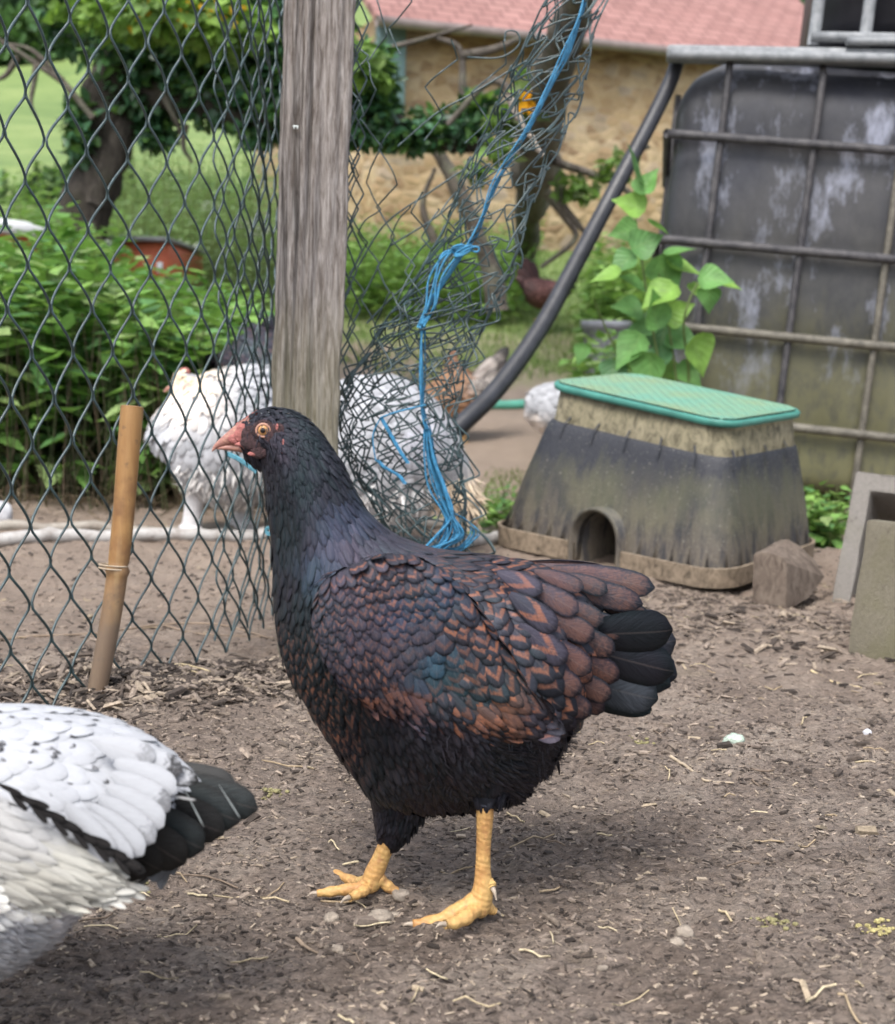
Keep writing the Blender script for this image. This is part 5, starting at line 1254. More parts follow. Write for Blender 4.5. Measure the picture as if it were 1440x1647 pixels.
# quarter cylinder lying on its side: axis runs away from the viewer
ax0 = Hh(1214, 968, g0[1]); ex = Hh(1262, 985, g0[1] - .03) - ax0
pts_f = np.array([Hh(x, y, g0[1] + dy) for x, y, dy in ((1210, 968, 0), (1213, 892, 0), (1224, 888, -.006), (1240, 889, -.012), (1258, 896, -.018), (1266, 905, -.022), (1264, 984, -.026))])
pts_b = np.array([Hh(x, y, g0[1] + dy) for x, y, dy in ((1270, 950, .13), (1256, 868, .12), (1268, 868, .115), (1290, 880, .11), (1312, 903, .10), (1327, 928, .09), (1300, 962, .03))])
mb.add(np.concatenate([pts_f, pts_b]), [(i, (i + 1) % 7, 7 + (i + 1) % 7, 7 + i) for i in range(7)], [(0, i, i + 1) for i in range(1, 6)] + [(7, 7 + i + 1, 7 + i) for i in range(1, 6)])
def mat_log():
    m = NT('old_sawn_wood'); n = m.noise(70, 6, .7, m.pos((1, 1, .5)), 1.0); n2 = m.noise(9, 4, .6, m.pos())
    c = m.ramp(n, [(0.3, (0.06, 0.045, 0.036)), (0.5, (0.15, 0.118, 0.095)), (0.7, (0.22, 0.18, 0.145))]); c = m.mix(m.ramp(n2, [(0.45, 0), (0.7, .5)]), c, (0.13, 0.10, 0.08))
    m.bump(n, .7, .004); return m.fin(c, .9, .2)
o = tag(mb.build('wood_offcut', mat_log(), origin=g0), 'rounded brown wood offcut lying at the corner of the valve box', 'wood offcut'); roughen(o, 3, .0014, .0015)

# ------------------------------------------------------------------ WATER TANK
TY = 3.62; YAW = R(9); LEAN = R(4.2)
to = Hh(1012, 798, TY)
tx = A(math.cos(YAW) * math.cos(LEAN), -math.sin(YAW), -math.sin(LEAN)); tz = norm(A(math.sin(LEAN), 0, math.cos(LEAN))); ty = norm(np.cross(tz, tx)); tz = np.cross(tx, ty)
def TP(x, y, z): return to + tx * x + ty * y + tz * z
tank = thing('water_tank', TP(.6, .5, 0), 'large stained black water tank in a rusty cage, green with algae below', 'water tank')
def mat_tank():
    m = NT('stained_tank_plastic')
    tc = m.n('NewGeometry'); sx = m.n('SeparateXYZ'); m.t.links.new(tc.outputs['Position'], sx.inputs[0]); z = sx.outputs[2]
    st = m.noise(9, 6, .65, m.pos((1, 1, .30)), .4); sp = m.noise(34, 5, .7, m.pos((1, 1, .6))); big = m.noise(2.3, 4, .6, m.pos())
    zz = m.math('ADD', z, m.math('MULTIPLY', m.math('SUBTRACT', st, .5), .5))
    c = m.mix(sp, (0.014, 0.015, 0.021), (0.045, 0.047, 0.060))
    c = m.mix(m.math('MULTIPLY', m.ramp(big, [(0.42, 0.0), (0.6, .8)]), .55), c, m.mix(sp, (0.055, 0.053, 0.052), (0.125, 0.12, 0.112)))
    al = m.math('MULTIPLY', m.ramp(zz, [(0.18, .9), (0.42, .65), (0.60, .15), (0.85, 0.0)]), m.ramp(sp, [(0.35, .55), (.55, 1.0)]))
    c = m.mix(al, c, m.mix(st, (0.055, 0.052, 0.022), (0.19, 0.18, 0.085)))
    w = m.ramp(m.noise(6.5, 5, .7, m.pos((1.3, 1.3, .55))), [(0.53, 0.0), (0.70, .7)]); w2 = m.math('MULTIPLY', w, m.ramp(z, [(0.25, 0.0), (.5, 1.0)]))
    c = m.mix(w2, c, (0.36, 0.38, 0.47))
    tp_ = m.ramp(z, [(0.0, 0.0), (1.0, 0.0)]); m.bump(sp, .3, .004)
    return m.fin(c, .55, .4)
M_TANK = mat_tank()
TW, TD, TH = 1.25, 1.0, 1.232
# bottle: rounded block with soft vertical bays
def bottle(parent, W, D, H, T_, x0=0, z0=.06):
    nu, nv = 200, 70; rings = []
    for i in range(nv):
        v = i / (nv - 1); zt = z0 + v * (H - z0); rt = .17; ins = 0
        if zt > H - rt: ins = rt - math.sqrt(max(rt * rt - (zt - H + rt) ** 2, 0))
        if zt < z0 + .05: ins = max(ins, .05 - math.sqrt(max(.0025 - (z0 + .05 - zt) ** 2, 0)))
        hx, hy = W / 2 - .012 - ins, D / 2 - .03 - ins; r = .11
        a = np.linspace(0, 2 * math.pi, nu, endpoint=False); ce, se = np.cos(a), np.sin(a); e = .17
        X_ = hx * np.sign(ce) * np.abs(ce) ** e; Y_ = hy * np.sign(se) * np.abs(se) ** e
        bay = .012 * np.abs(np.sin(X_ / .25 * math.pi + .6)) ** .5 + .010 * np.abs(np.sin(zt / .24 * math.pi)) ** .5
        n_ = np.where(np.abs(Y_) > hy * .85, np.sign(Y_), 0) * bay; nx_ = np.where(np.abs(X_) > hx * .85, np.sign(X_), 0) * .010 * np.abs(np.sin(zt / .24 * math.pi)) ** .5
        rings.append(np.array([T_(x0 + W / 2 + x + b, D / 2 + y + c_, zt) for x, y, b, c_ in zip(X_, Y_, nx_, n_)]))
    V = np.concatenate(rings + [[rings[0].mean(0)], [rings[-1].mean(0)]]); Q = gridq(nv, nu, True); n0 = nv * nu
    Tn = [(n0, (k + 1) % nu, k) for k in range(nu)] + [(n0 + 1, (nv - 1) * nu + k, (nv - 1) * nu + (k + 1) % nu) for k in range(nu)]
    return mk('bottle', V, [Q[:, ::-1] if False else Q, np.array(Tn)], M_TANK, parent)
bottle(tank, TW, TD, TH, TP)
def mat_cage(name, a, b): 
    m = NT(name); n = m.noise(30, 5, .7, m.pos()); c = m.ramp(n, [(0.35, a), (0.65, b)]); m.bump(n, .3, .003); return m.fin(c, .6, .4)
M_BAR = mat_cage('old_cage_steel', (0.030, 0.029, 0.034), (0.085, 0.08, 0.082)); M_GALV = mat_cage('dull_galvanised', (0.15, 0.16, 0.17), (0.27, 0.28, 0.29)); M_BARL = mat_cage('mossy_cage_steel', (0.075, 0.068, 0.055), (0.17, 0.155, 0.125))
for zb in (.24, .48, .71, .99):
    mb = MB(); q = [TP(-.012, TD, zb), TP(-.012, -.012, zb), TP(TW + .012, -.012, zb), TP(TW + .012, TD, zb)]
    for a, b in zip(q[:-1], q[1:]):
        P = np.linspace(a, b, 40); P = P + RNG.normal(0, .0003, P.shape); tube(mb, P, .0125, 10)
    mb.build('cage_bar', M_BAR if zb > .6 else M_BARL, tank)
for k, xb in enumerate((.13, .385, .62, .87, 1.11)):
    for side in (0, 1):
        if side and k % 2: continue
        yb = -.002 if side == 0 else TD + .002
        mb = MB(); zt = TH - .02; P = np.array([TP(xb - .01 * k, yb + (.06 if zz > TH - .06 else 0) * (1 if side == 0 else -1), zz) for zz in np.linspace(.02, zt, 30)]); tube(mb, P, .010, 8); mb.build('cage_upright', M_BAR if k < 2 else M_BARL, tank)
for yb in (.7,):
    mb = MB(); tube(mb, np.array([TP(-.002, yb, zz) for zz in np.linspace(.02, TH, 20)]), .010, 8); mb.build('cage_upright', M_BAR, tank)
for yb in (.06, .5, .94):
    mb = MB(); box(mb, TP(TW / 2, yb, -.0), TW / 2, .05, .028, tx, ty, tz, bev=.006); mb.build('pallet_board', mat_log() if yb < .1 else bpy.data.materials['old_sawn_wood'], tank)
for xb in (.08, .62, 1.17):
    for yb in (.06, .94):
        mb = MB(); box(mb, TP(xb, yb, -.075), .06, .05, .047, tx, ty, tz, bev=.006); mb.build('pallet_foot', bpy.data.materials['old_sawn_wood'], tank)
# galvanised rail on top with a second tank stacked on it
rail = thing('metal_rail', TP(.6, 0, TH + .03), 'pale grey metal rail lying along the top of the stained tank', 'rail')
mb = MB(); zr = TH - .027; ex_ = norm(tx + tz * .045)
def RP(x, y, z): return TP(.0, 0, zr) + ex_ * x + ty * y + tz * z
box(mb, RP(.66, .02, 0), .70, .035, .018, ex_, ty, tz, bev=.005); mb.build('beam', M_GALV, rail)
mb = MB(); tube(mb, np.array([RP(x, -.03, -.012) for x in np.linspace(-.03, 1.34, 30)]), .014, 12); mb.build('tube', M_GALV, rail)
mb = MB(); tube(mb, np.array([RP(x, -.025, .030 + .02 * (x - .4)) for x in np.linspace(.42, 1.3, 30)]), .011, 12); mb.build('tube', M_GALV, rail)
t2 = thing('water_tank', TP(1.0, .5, TH + .09), 'black tank in a pale cage stacked above at the top right', 'water tank')
def T2(x, y, z): return TP(.34, .0, TH + .015) + ex_ * x + ty * (y + .02) + tz * z
mb = MB(); box(mb, T2(.55, .5, .5), .52, .46, .48, ex_, ty, tz, bev=.06); mb.build('bottle', simple('black_tank_plastic', (0.022, 0.022, 0.028), .45, .4, 9, .2, 30), t2)
for xb in (.0, .13, .345, .57, .80): mb = MB(); tube(mb, np.array([T2(xb, -.01, z_) for z_ in np.linspace(0, 1.0, 12)]), .016, 10); mb.build('cage_upright', M_GALV, t2)
for z_ in (.02, .225, .45, .7, .95): mb = MB(); tube(mb, np.array([T2(x_, -.022, z_) for x_ in np.linspace(-.01, 1.1, 16)]), .014, 10); mb.build('cage_bar', M_GALV, t2)
# loose stones under the tank edge
M_STONE = simple('field_stone', (0.27, 0.225, 0.185), .9, .35, 30, .6, 140, .2)
def rock(name, px_, py_, w, h, label, mat=M_STONE, cat='stone', Y=None, group=None, seed=0):
    c = GT(px_, py_); s = c[1] / F; a, b, d = w * s / 2, w * s / 2 * .8, h * s / 2
    th = np.linspace(0, math.pi, 14); ph = np.linspace(0, 2 * math.pi, 20, endpoint=False)
    D = np.stack([np.sin(th)[:, None] * np.cos(ph), np.sin(th)[:, None] * np.sin(ph), np.cos(th)[:, None] * np.ones(20)], -1)
    k = 1 + .45 * fbm(D[..., 0] + D[..., 2] * .7, D[..., 1] - D[..., 2] * .5, 1.6, 3, 200 + seed)
    D = np.sign(D) * np.abs(D) ** .8
    V = onterr(c[0], c[1]) + A(0, 0, d * .45) + D * k[..., None] * A(a, b, d)
    return tag(mk(name, V.reshape(-1, 3), [gridq(14, 20, True)[:, ::-1]], mat, origin=(c[0], c[1], c[2])), label, cat, group)
rock('stone', 1322, 850, 50, 40, 'brown rubble stone at the foot of the stained tank', seed=1)
rock('stone', 1290, 838, 44, 30, 'flat stone half hidden between the valve box and the tank', seed=2)
# ------------------------------------------------------------------ LEAVES AND PLANTS
def mat_leaf(name, rough=.5, spec=.35, trans=.3, vein=True):
    m = NT(name); a = m.attr('tint'); fu = m.attr('fuv'); sp = m.n('SeparateXYZ'); m.t.links.new(fu.outputs['Vector'], sp.inputs[0])
    n = m.noise(30, 4, .6, m.pos())
    c = m.mix(1.0, a.outputs['Color'], m.ramp(n, [(0.3, .7), (0.7, 1.3)]), 'MULTIPLY')
    if vein:
        au = m.math('ABSOLUTE', sp.outputs[0]); v2 = m.math('SUBTRACT', sp.outputs[1], m.math('MULTIPLY', au, .35))
        w = m.math('ABSOLUTE', m.math('SUBTRACT', m.math('FRACT', m.math('MULTIPLY', v2, 6.0)), .5))
        ve = m.math('MAXIMUM', m.ramp(w, [(0.0, .35), (.10, 0.0)]), m.ramp(au, [(0.0, .6), (.08, 0.0)]))
        c = m.mix(ve, c, m.mix(.5, c, (.25, .35, .12)))
        m.bump(w, .5, .004)
    tr = m.n('BsdfTranslucent'); m.set(tr.inputs['Color'], m.mix(.4, c, (.25, .45, .05)))
    ms = m.n('MixShader'); ms.inputs[0].default_value = trans
    m.t.links.new(m.b.outputs[0], ms.inputs[1]); m.t.links.new(tr.outputs[0], ms.inputs[2]); m.t.links.new(ms.outputs[0], m.out.inputs[0])
    return m.fin(c, rough, spec)
M_LEAF = mat_leaf('nettle_leaf'); M_IVY = mat_leaf('ivy_leaf', .4, .4, .15, False); M_BLADE = mat_leaf('grass_blade', .6, .25, .3, False)
tn = np.linspace(0, 1, 13); wnt = np.interp(tn, [0, .12, .3, .55, .8, 1], [.12, .85, 1, .72, .32, .02]); wnt[1:-1] *= np.where(np.arange(11) % 2 == 0, 1.08, .84)
NV_, NQ_, NU_ = ftemplate(tn, wnt, A(-1, 0, 1), -.35, .30)
HV_, HQ_, HU_ = ftemplate(np.linspace(0, 1, 9), A(.35, .95, 1.08, 1.0, .82, .6, .38, .18, .02), A(-1, -.5, 0, .5, 1), -.28, .35)
IV_, IQ_, IU_ = ftemplate(A(0, .25, .5, .75, 1), A(.5, 1, .7, .55, .05), A(-1, 0, 1), -.3, .1)
def leaves(mb, pos, d, up, L, W, col, tpl):
    tV, tQ, tU = tpl; N = len(pos)
    d = norm(d); n = norm(up - d * (up * d).sum(-1, keepdims=True)); s = np.cross(d, n)
    fuv = np.concatenate([np.repeat(tU[None], N, 0), np.repeat(RNG.random(N)[:, None, None], len(tU), 1)], -1)
    col = np.concatenate([np.clip(col, 0, 1), np.ones((N, 1))], 1)
    inst(mb, tV, tQ, pos, s * (np.asarray(W) / 2)[:, None], d * np.asarray(L)[:, None], n * (np.asarray(W) / 2)[:, None], fuv=fuv, tint=col)
def stems(mb, B, T, r, col, seg=4, sway=.03):
    """many thin 3-sided stems; B, T base and tip arrays"""
    N = len(B); t = np.linspace(0, 1, seg); mid = RNG.normal(0, sway, (N, 3)); a = np.array([0, 2.1, 4.2])
    P = B[:, None] + (T - B)[:, None] * t[None, :, None] + mid[:, None] * np.sin(t * math.pi)[None, :, None]
    rr = np.asarray(r)[:, None] * (1 - .6 * t)[None]
    V = P[:, :, None] + rr[..., None, None] * np.stack([np.cos(a), np.sin(a), 0 * a], -1)[None, None]
    off = (np.arange(N) * seg * 3)[:, None, None]; Q = (gridq(seg, 3, True)[None] + off).reshape(-1, 4)
    n = N * seg * 3; fuv = np.tile([[.5, .5, .5]], (n, 1)); c = np.concatenate([np.repeat(col, seg * 3, 0), np.ones((n, 1))], 1)
    mb.add(V.reshape(-1, 3), Q, fuv=fuv, tint=c); return P
def plants(mb, x, y, h, nl, L, W, cols, tpl, stemcol=(.16, .19, .06), top=.35, sway=.05, r=.0025, droop=-.25, leaves_from=.25, sz_top=.6):
    N = len(x); B = np.stack([x, y, terrain(x, y, False)], -1); T = B + np.stack([RNG.normal(0, sway, N), RNG.normal(0, sway, N), h], -1)
    P = stems(mb, B, T, np.full(N, r), np.tile([stemcol], (N, 1)) * RNG.uniform(.6, 1.3, (N, 1)), 5, sway * .5)
    for k in range(nl):
        f = leaves_from + (1 - leaves_from) * (k / max(nl - 1, 1)) ** .8
        q = B + (T - B) * f; az = (k % 2) * math.pi / 2 + RNG.normal(0, .4, N) + np.arange(N)
        for s_ in (0, math.pi):
            a = az + s_ + RNG.normal(0, .2, N); d = np.stack([np.cos(a), np.sin(a), RNG.normal(droop, .25, N) + .35 * f], -1)
            sz = (1 - (1 - sz_top) * f ** 2) * RNG.uniform(.7, 1.2, N)
            c = np.array(cols)[RNG.integers(0, len(cols), N)] * RNG.uniform(.75, 1.2, (N, 1)) 
            leaves(mb, q + norm(d) * .008, d, np.tile([[0, 0, 1.]], (N, 1)) + RNG.normal(0, .2, (N, 3)), L * sz, W * sz, c, tpl)
NCOL = [(.13, .27, .065), (.17, .33, .08), (.10, .23, .075), (.22, .38, .09), (.26, .36, .14)]
# nettle bank behind the fence
n = 520; y = RNG.uniform(3.45, 5.6, n) ** 1.0; xp = RNG.uniform(-160, 440, n); x = (xp - 720) / F * y
topy = np.interp(xp, [-160, 0, 60, 110, 180, 260, 340, 440], [372, 408, 398, 366, 428, 462, 486, 500]) + RNG.normal(0, 14, n) + np.clip(4.6 - y, 0, 2) * 55
h = np.clip(CAMH + (555 + (xp - 720) * .026 - topy) / F * y * 1.0 - terrain(x, y, False), .25, 1.3)
mb = MB(); plants(mb, x, y, h, 11, .120, .072, NCOL, (NV_, NQ_, NU_), (.09, .10, .045), leaves_from=.18)
n = 330; y = RNG.uniform(3.35, 3.8, n); xp = RNG.uniform(-160, 400, n); x = (xp - 720) / F * y
h = RNG.uniform(.22, .52, n); B = np.stack([x, y, x * 0], -1)
stems(mb, B, B + np.stack([RNG.normal(0, .06, n), RNG.normal(0, .05, n), h], -1), np.full(n, .0028), np.array([(.10, .07, .045), (.06, .055, .03), (.12, .10, .06), (.06, .08, .03)])[RNG.integers(0, 4, n)], 5, .02)
tag(mb.build('nettles', M_LEAF), 'dense bank of green stinging nettles behind the fence', 'nettles', None, 'stuff')
# dry stalks lying at their feet
mb = MB(); n = 420; y = RNG.uniform(3.15, 3.75, n); xp = RNG.uniform(-100, 560, n); x = (xp - 720) / F * y; B = np.stack([x, y, x * 0 + RNG.uniform(.003, .05, n)], -1); a = RNG.normal(0, .8, n)
T = B + np.stack([np.cos(a), np.sin(a) * .5, RNG.normal(.04, .06, n)], -1) * RNG.uniform(.05, .28, n)[:, None]; T[:, 2] = np.clip(T[:, 2], .004, .2)
stems(mb, B, T, RNG.uniform(.001, .003, n), np.array([(.20, .14, .09), (.12, .08, .05), (.30, .23, .15)])[RNG.integers(0, 3, n)], 5, .02)
tag(mb.build('dry_stalks', M_BLADE), 'tangle of dry brown stalks under the nettles', 'dry stalks', None, 'stuff')
# mid-green weeds beyond: right of the post, and behind the pipe
def band(n, x0, x1, y0, y1, h0, h1, nl, L, W, cols, tpl, name, label, cat, **kw):
    y = RNG.uniform(y0, y1, n); xp = RNG.uniform(x0, x1, n); x = (xp - 720) / F * y; mb = MB()
    plants(mb, x, y, RNG.uniform(h0, h1, n), nl, L, W, cols, tpl, **kw)
    return tag(mb.build(name, M_LEAF), label, cat, None, 'stuff')
WC = [(.15, .28, .06), (.20, .35, .08), (.12, .24, .07), (.25, .38, .11)]
band(420, 540, 850, 8.3, 10.6, .22, .52, 6, .10, .045, WC, (NV_, NQ_, NU_), 'weeds', 'low leafy weeds along the edge of the grass right of the post', 'weeds')
band(260, 935, 1100, 7.2, 9.2, .25, .55, 7, .11, .06, WC, (NV_, NQ_, NU_), 'weeds', 'bright weeds growing behind the black pipe', 'weeds')
band(130, 930, 1080, 4.9, 6.2, .15, .50, 6, .10, .06, WC + NCOL, (HV_, HQ_, HU_), 'weeds', 'leafy weeds crowding the left side of the tank', 'weeds')
band(650, 170, 470, 7.0, 11.5, .5, 1.05, 9, .09, .026, [(.24, .35, .15), (.29, .40, .18), (.19, .30, .13)], (IV_, IQ_, IU_), 'tall_weeds', 'pale feathery weeds standing beyond the nettles', 'weeds', r=.004)
band(260, -150, 200, 7.5, 11, .5, .9, 8, .12, .05, WC, (NV_, NQ_, NU_), 'tall_weeds', 'rough weeds around the foot of the ivy-covered tree', 'weeds', r=.004)
band(60, 1290, 1345, 3.0, 3.4, .04, .12, 4, .05, .035, NCOL, (HV_, HQ_, HU_), 'weeds', 'small weeds between the valve box and the concrete blocks', 'weeds')
band(50, 775, 850, 3.0, 3.35, .03, .10, 4, .06, .02, NCOL, (NV_, NQ_, NU_), 'weeds', 'tuft of weeds against the left end of the valve box', 'weeds')
# grass
BV_, BQ_, BU_ = ftemplate(A(0, .5, 1), A(.8, .9, .05), A(-1, 1), 0, .35)
mb = MB(); n = 60000; y = 6.6 + 12 * RNG.random(n) ** 1.6; x = RNG.uniform(-.42, .42, n) * y; k = (y > 6.9 + 1.4 * (vnoise(x * 1.1, y * 1.1, 55) + .3)); x, y = x[k], y[k]; n = len(x)
a = RNG.uniform(0, 6.28, n); d = np.stack([np.cos(a) * .5, np.sin(a) * .5, np.ones(n)], -1)
leaves(mb, np.stack([x, y, terrain(x, y, False)], -1), d, np.stack([np.cos(a), np.sin(a), 0 * a], -1), RNG.uniform(.02, .06, n), np.full(n, .008), np.array([(.12, .19, .045), (.18, .25, .07), (.22, .26, .10), (.09, .15, .04)])[RNG.integers(0, 4, n)] * RNG.uniform(.8, 1.2, (n, 1)), (BV_, BQ_, BU_))
n = 900; xp = RNG.uniform(780, 900, n); y = RNG.uniform(3.2, 4.6, n); x = (xp - 720) / F * y; a = RNG.uniform(0, 6.28, n)
leaves(mb, np.stack([x, y, terrain(x, y, False)], -1), np.stack([np.cos(a) * .7, np.sin(a) * .7, np.ones(n)], -1), np.stack([np.cos(a), np.sin(a), 0 * a], -1), RNG.uniform(.01, .03, n), np.full(n, .004), np.tile([[.12, .15, .05]], (n, 1)), (BV_, BQ_, BU_))
tag(mb.build('grass', M_BLADE), 'short grass on the bank beyond the bare earth', 'grass', None, 'stuff')
# cow parsley
M_UMB = mat_tint('white_blossom', .8, .2, 60)
for i, (px_, py_, Y_, hh) in enumerate(((392, 360, 8.0, .95), (418, 372, 7.6, .9), (302, 400, 7.4, .75), (340, 332, 9.0, 1.0))):
    top_ = Hh(px_, py_, Y_); b_ = onterr(top_[0] + .03, Y_)
    t = thing('cow_parsley', b_, ('white-flowered cow parsley stem close to the post', 'white-flowered cow parsley stem nearest the post, lower bloom', 'short white cow parsley bloom above the orange trailer', 'tall white cow parsley bloom in front of the field')[i], 'wildflower', 'cow parsley beyond the nettles')
    mb = MB(); tube(mb, spline([b_, (b_ + top_) / 2 + A(.02, 0, 0), top_], 10), .004, 6, tint=(.14, .2, .07, 1)); fl_ = MB()
    for k in range(9):
        a = k * .7; e = top_ + A(math.cos(a) * .05, math.sin(a) * .05, .02 * math.cos(k)); tube(mb, [top_ - A(0, 0, .05), e], .0015, 4, tint=(.14, .2, .07, 1))
        for j in range(8): ell(fl_, e + RNG.normal(0, .009, 3), .006, .006, .003, 4, 6, tint=(.62, .64, .58, 1))
    mb.build('stem', M_UMB, t); fl_.build('umbel', M_UMB, t)

# ------------------------------------------------------------------ TREES
def mat_bark(name, a, b, c2):
    m = NT(name); n = m.noise(26, 6, .7, m.pos((1, 1, .35)), .8); n2 = m.noise(7, 4, .6, m.pos())
    c = m.ramp(n, [(0.32, a), (0.6, b)]); c = m.mix(m.ramp(n2, [(0.5, 0), (0.7, .6)]), c, c2); m.bump(n, 1.0, .02); return m.fin(c, .9, .2)
M_BARK = mat_bark('shaded_bark', (0.016, 0.014, 0.012), (0.06, 0.052, 0.044), (0.045, 0.045, 0.026)); M_BARK2 = mat_bark('lichen_bark', (0.045, 0.038, 0.032), (0.15, 0.13, 0.11), (0.20, 0.21, 0.15))  # first bark darkened in colour for the ivy crown's shade
def limb(mb, pts, Y, rr, seg=40, lump=.12, sides=20):
    P = Hh([p[0] for p in pts], [p[1] for p in pts], np.broadcast_to(Y, (len(pts),)) if not isinstance(Y, (list, tuple)) else Y)
    S = spline(np.concatenate([P, np.array(rr, float)[:, None]], 1), seg)
    n0 = mb.n; tube(mb, S[:, :3], S[:, 3], sides); V = mb.V[-1]
    k = fbm(V[:, 0] * 9 + V[:, 1] * 7, V[:, 2] * 5, 1, 3, 300); c = np.repeat(S[:, :3], sides, 0); V[:len(c)] += (V[:len(c)] - c) * (k[:len(c), None] * lump * 5)
def clump(mb, blobs, per, L, cols, tpl, droop=.4, shell=.5):
    """leaves through blob volumes given as (px, py, rx, ry, Y) in photograph pixels"""
    for (bx, by, rx, ry, Y_) in blobs:
        s = Y_ / F; c = Hh(bx, by, Y_); a, b = rx * s, ry * s; d_ = (a + b) / 2.2
        n = int(per * (rx * ry) / 10000 * 1.0)
        v = norm(RNG.normal(0, 1, (n, 3))); r = RNG.random(n) ** shell
        P = c + v * r[:, None] * A(a, d_, b)
        keep = vnoise(P[:, 0] / (5 * L) + 9, P[:, 2] / (5 * L) + P[:, 1] / (4 * L), 66) > -.22
        P, v = P[keep], v[keep]; n = len(P)
        if n == 0: continue
        dd = norm(v * .6 + RNG.normal(0, .6, (n, 3)) - A(0, 0, droop)); up = norm(v + A(0, 0, .8) + RNG.normal(0, .4, (n, 3)))
        lc = np.array(cols)[RNG.integers(0, len(cols), n)] * RNG.uniform(.6, 1.35, (n, 1))
        leaves(mb, P, dd, up, L * RNG.uniform(.6, 1.3, n), L * RNG.uniform(.6, 1.1, n), lc, tpl)
YT = 6.4
tree = thing('ivy_tree', (*Hh(130, 520, YT)[:2], float(terrain(Hh(130, 520, YT)[0], YT))), 'old leaning tree smothered in dark ivy, left of the post', 'tree')
mb = MB(); limb(mb, [(118, 560), (124, 460), (132, 390), (146, 300), (158, 220), (172, 150), (185, 60), (190, -40)], YT, [.17, .16, .145, .13, .125, .135, .11, .08], 60)
limb(mb, [(150, 330), (185, 250), (205, 180), (240, 110), (300, 40)], [YT - .1, YT - .05, YT, YT, YT], [.05, .07, .06, .05, .03]); limb(mb, [(200, 150), (300, 160), (420, 190), (540, 195), (640, 205), (740, 232), (800, 240)], [YT, YT - .1, YT - .2, YT - .3, YT - .3, YT - .3, YT - .3], [.07, .065, .055, .06, .055, .04, .02], 60)
mb.build('trunk', M_BARK, tree)
for pts in ([(150, 190), (100, 130), (50, 80), (0, 70)], [(100, 130), (40, 90), (-20, 50)], [(60, 95), (55, 130), (50, 165), (60, 190)], [(262, 150), (290, 210), (300, 250)], [(300, 200), (295, 235), (310, 262)], [(30, 90), (10, 120), (-10, 130)], [(560, 150), (600, 90), (690, 60), (760, 40)]):
    mb = MB(); limb(mb, pts, YT - .2, np.linspace(.018, .006, len(pts)), 20, .05, 7); mb.build('branch', M_BARK2, tree)
ICOL = [(.035, .10, .035), (.05, .13, .04), (.025, .075, .035), (.10, .21, .05), (.055, .14, .07)]
mb = MB(); clump(mb, [(120, 30, 60, 70, YT), (190, 60, 110, 75, YT), (300, 70, 110, 90, YT), (235, 150, 70, 50, YT), (360, 150, 80, 55, YT - .1), (420, 110, 60, 90, YT - .2), (500, 150, 90, 70, YT - .3), (590, 185, 70, 50, YT - .3), (660, 215, 70, 28, YT - .3), (600, 130, 40, 60, YT - .3), (720, 205, 60, 30, YT - .3), (775, 180, 40, 30, YT - .3), (130, 215, 26, 60, YT - .1), (250, 210, 35, 30, YT), (420, 215, 40, 20, YT - .2), (330, -10, 150, 60, YT), (500, 40, 70, 70, YT - .2)], 2300, .052, ICOL, (IV_, IQ_, IU_))
mb.build('crown', M_IVY, tree)
for bl in [(240, 20, 120, 40, YT - .5), (140, 10, 60, 30, YT - .4), (590, 90, 45, 50, YT - .5), (780, 150, 30, 25, YT - .5), (350, 40, 90, 40, YT - .5)]:
    mb = MB(); clump(mb, [bl], 700, .07, [(.15, .27, .05), (.20, .33, .06), (.11, .21, .04)], (HV_, HQ_, HU_)); mb.build('young_shoots', M_LEAF, tree)
mb = MB(); Pq = Hh(RNG.uniform(200, 400, 40), RNG.uniform(-5, 45, 40), YT - .6); leaves(mb, Pq, RNG.normal(0, 1, (40, 3)), RNG.normal(0, 1, (40, 3)), np.full(40, .04), np.full(40, .035), np.tile([[.65, .38, .03]], (40, 1)), (IV_, IQ_, IU_)); mb.build('yellow_blossom', M_BLADE, tree)
# gnarled tree carrying the mesh
tg = thing('gnarled_tree', (*Hh(846, 500, 9.6)[:2], float(terrain(Hh(846, 500, 9.6)[0], 9.6))), 'gnarled lichen-covered tree stem leaning behind the bunched mesh', 'tree')
mb = MB(); limb(mb, [(846, 520), (846, 430), (848, 370), (858, 300), (868, 220), (888, 120), (915, 40), (945, -40)], [9.6, 9.3, 8.8, 7.6, 6.0, 4.6, 3.8, 3.4], [.08, .075, .075, .10, .095, .06, .055, .045], 60)
limb(mb, [(700, 235), (735, 300), (765, 370), (790, 430), (800, 500)], 7.0, [.04, .045, .05, .05, .06], 30)
mb.build('trunk', M_BARK2, tg)
for pts, Yb in (([(862, 245), (900, 262), (980, 290), (1040, 330)], 6.2), ([(880, 310), (910, 350), (925, 385), (870, 430)], 6.6), ([(760, 230), (745, 150), (740, 80), (700, 60)], 6.6), ([(740, 90), (790, 80), (840, 60)], 6.6), ([(870, 200), (830, 160), (790, 130), (720, 200)], 5.6), ([(990, 292), (1010, 250), (1045, 235)], 6.2), ([(700, 390), (680, 330), (700, 270)], 7.0), ([(905, 280), (900, 320), (930, 360), (945, 380)], 6.2)):
    mb = MB(); limb(mb, pts, Yb, np.linspace(.026, .010, len(pts)), 20, .05, 8); mb.build('branch', M_BARK2, tg)
mb = MB(); clump(mb, [(850, 150, 28, 40, 4.9), (812, 195, 30, 25, 5.4), (810, 240, 26, 16, 5.6), (760, 270, 30, 16, 6.0), (930, 300, 40, 20, 6.2), (1000, 270, 40, 20, 6.2)], 900, .055, [(.10, .20, .03), (.14, .24, .05), (.2, .25, .12)], (HV_, HQ_, HU_)); mb.build('leaves', M_LEAF, tg)
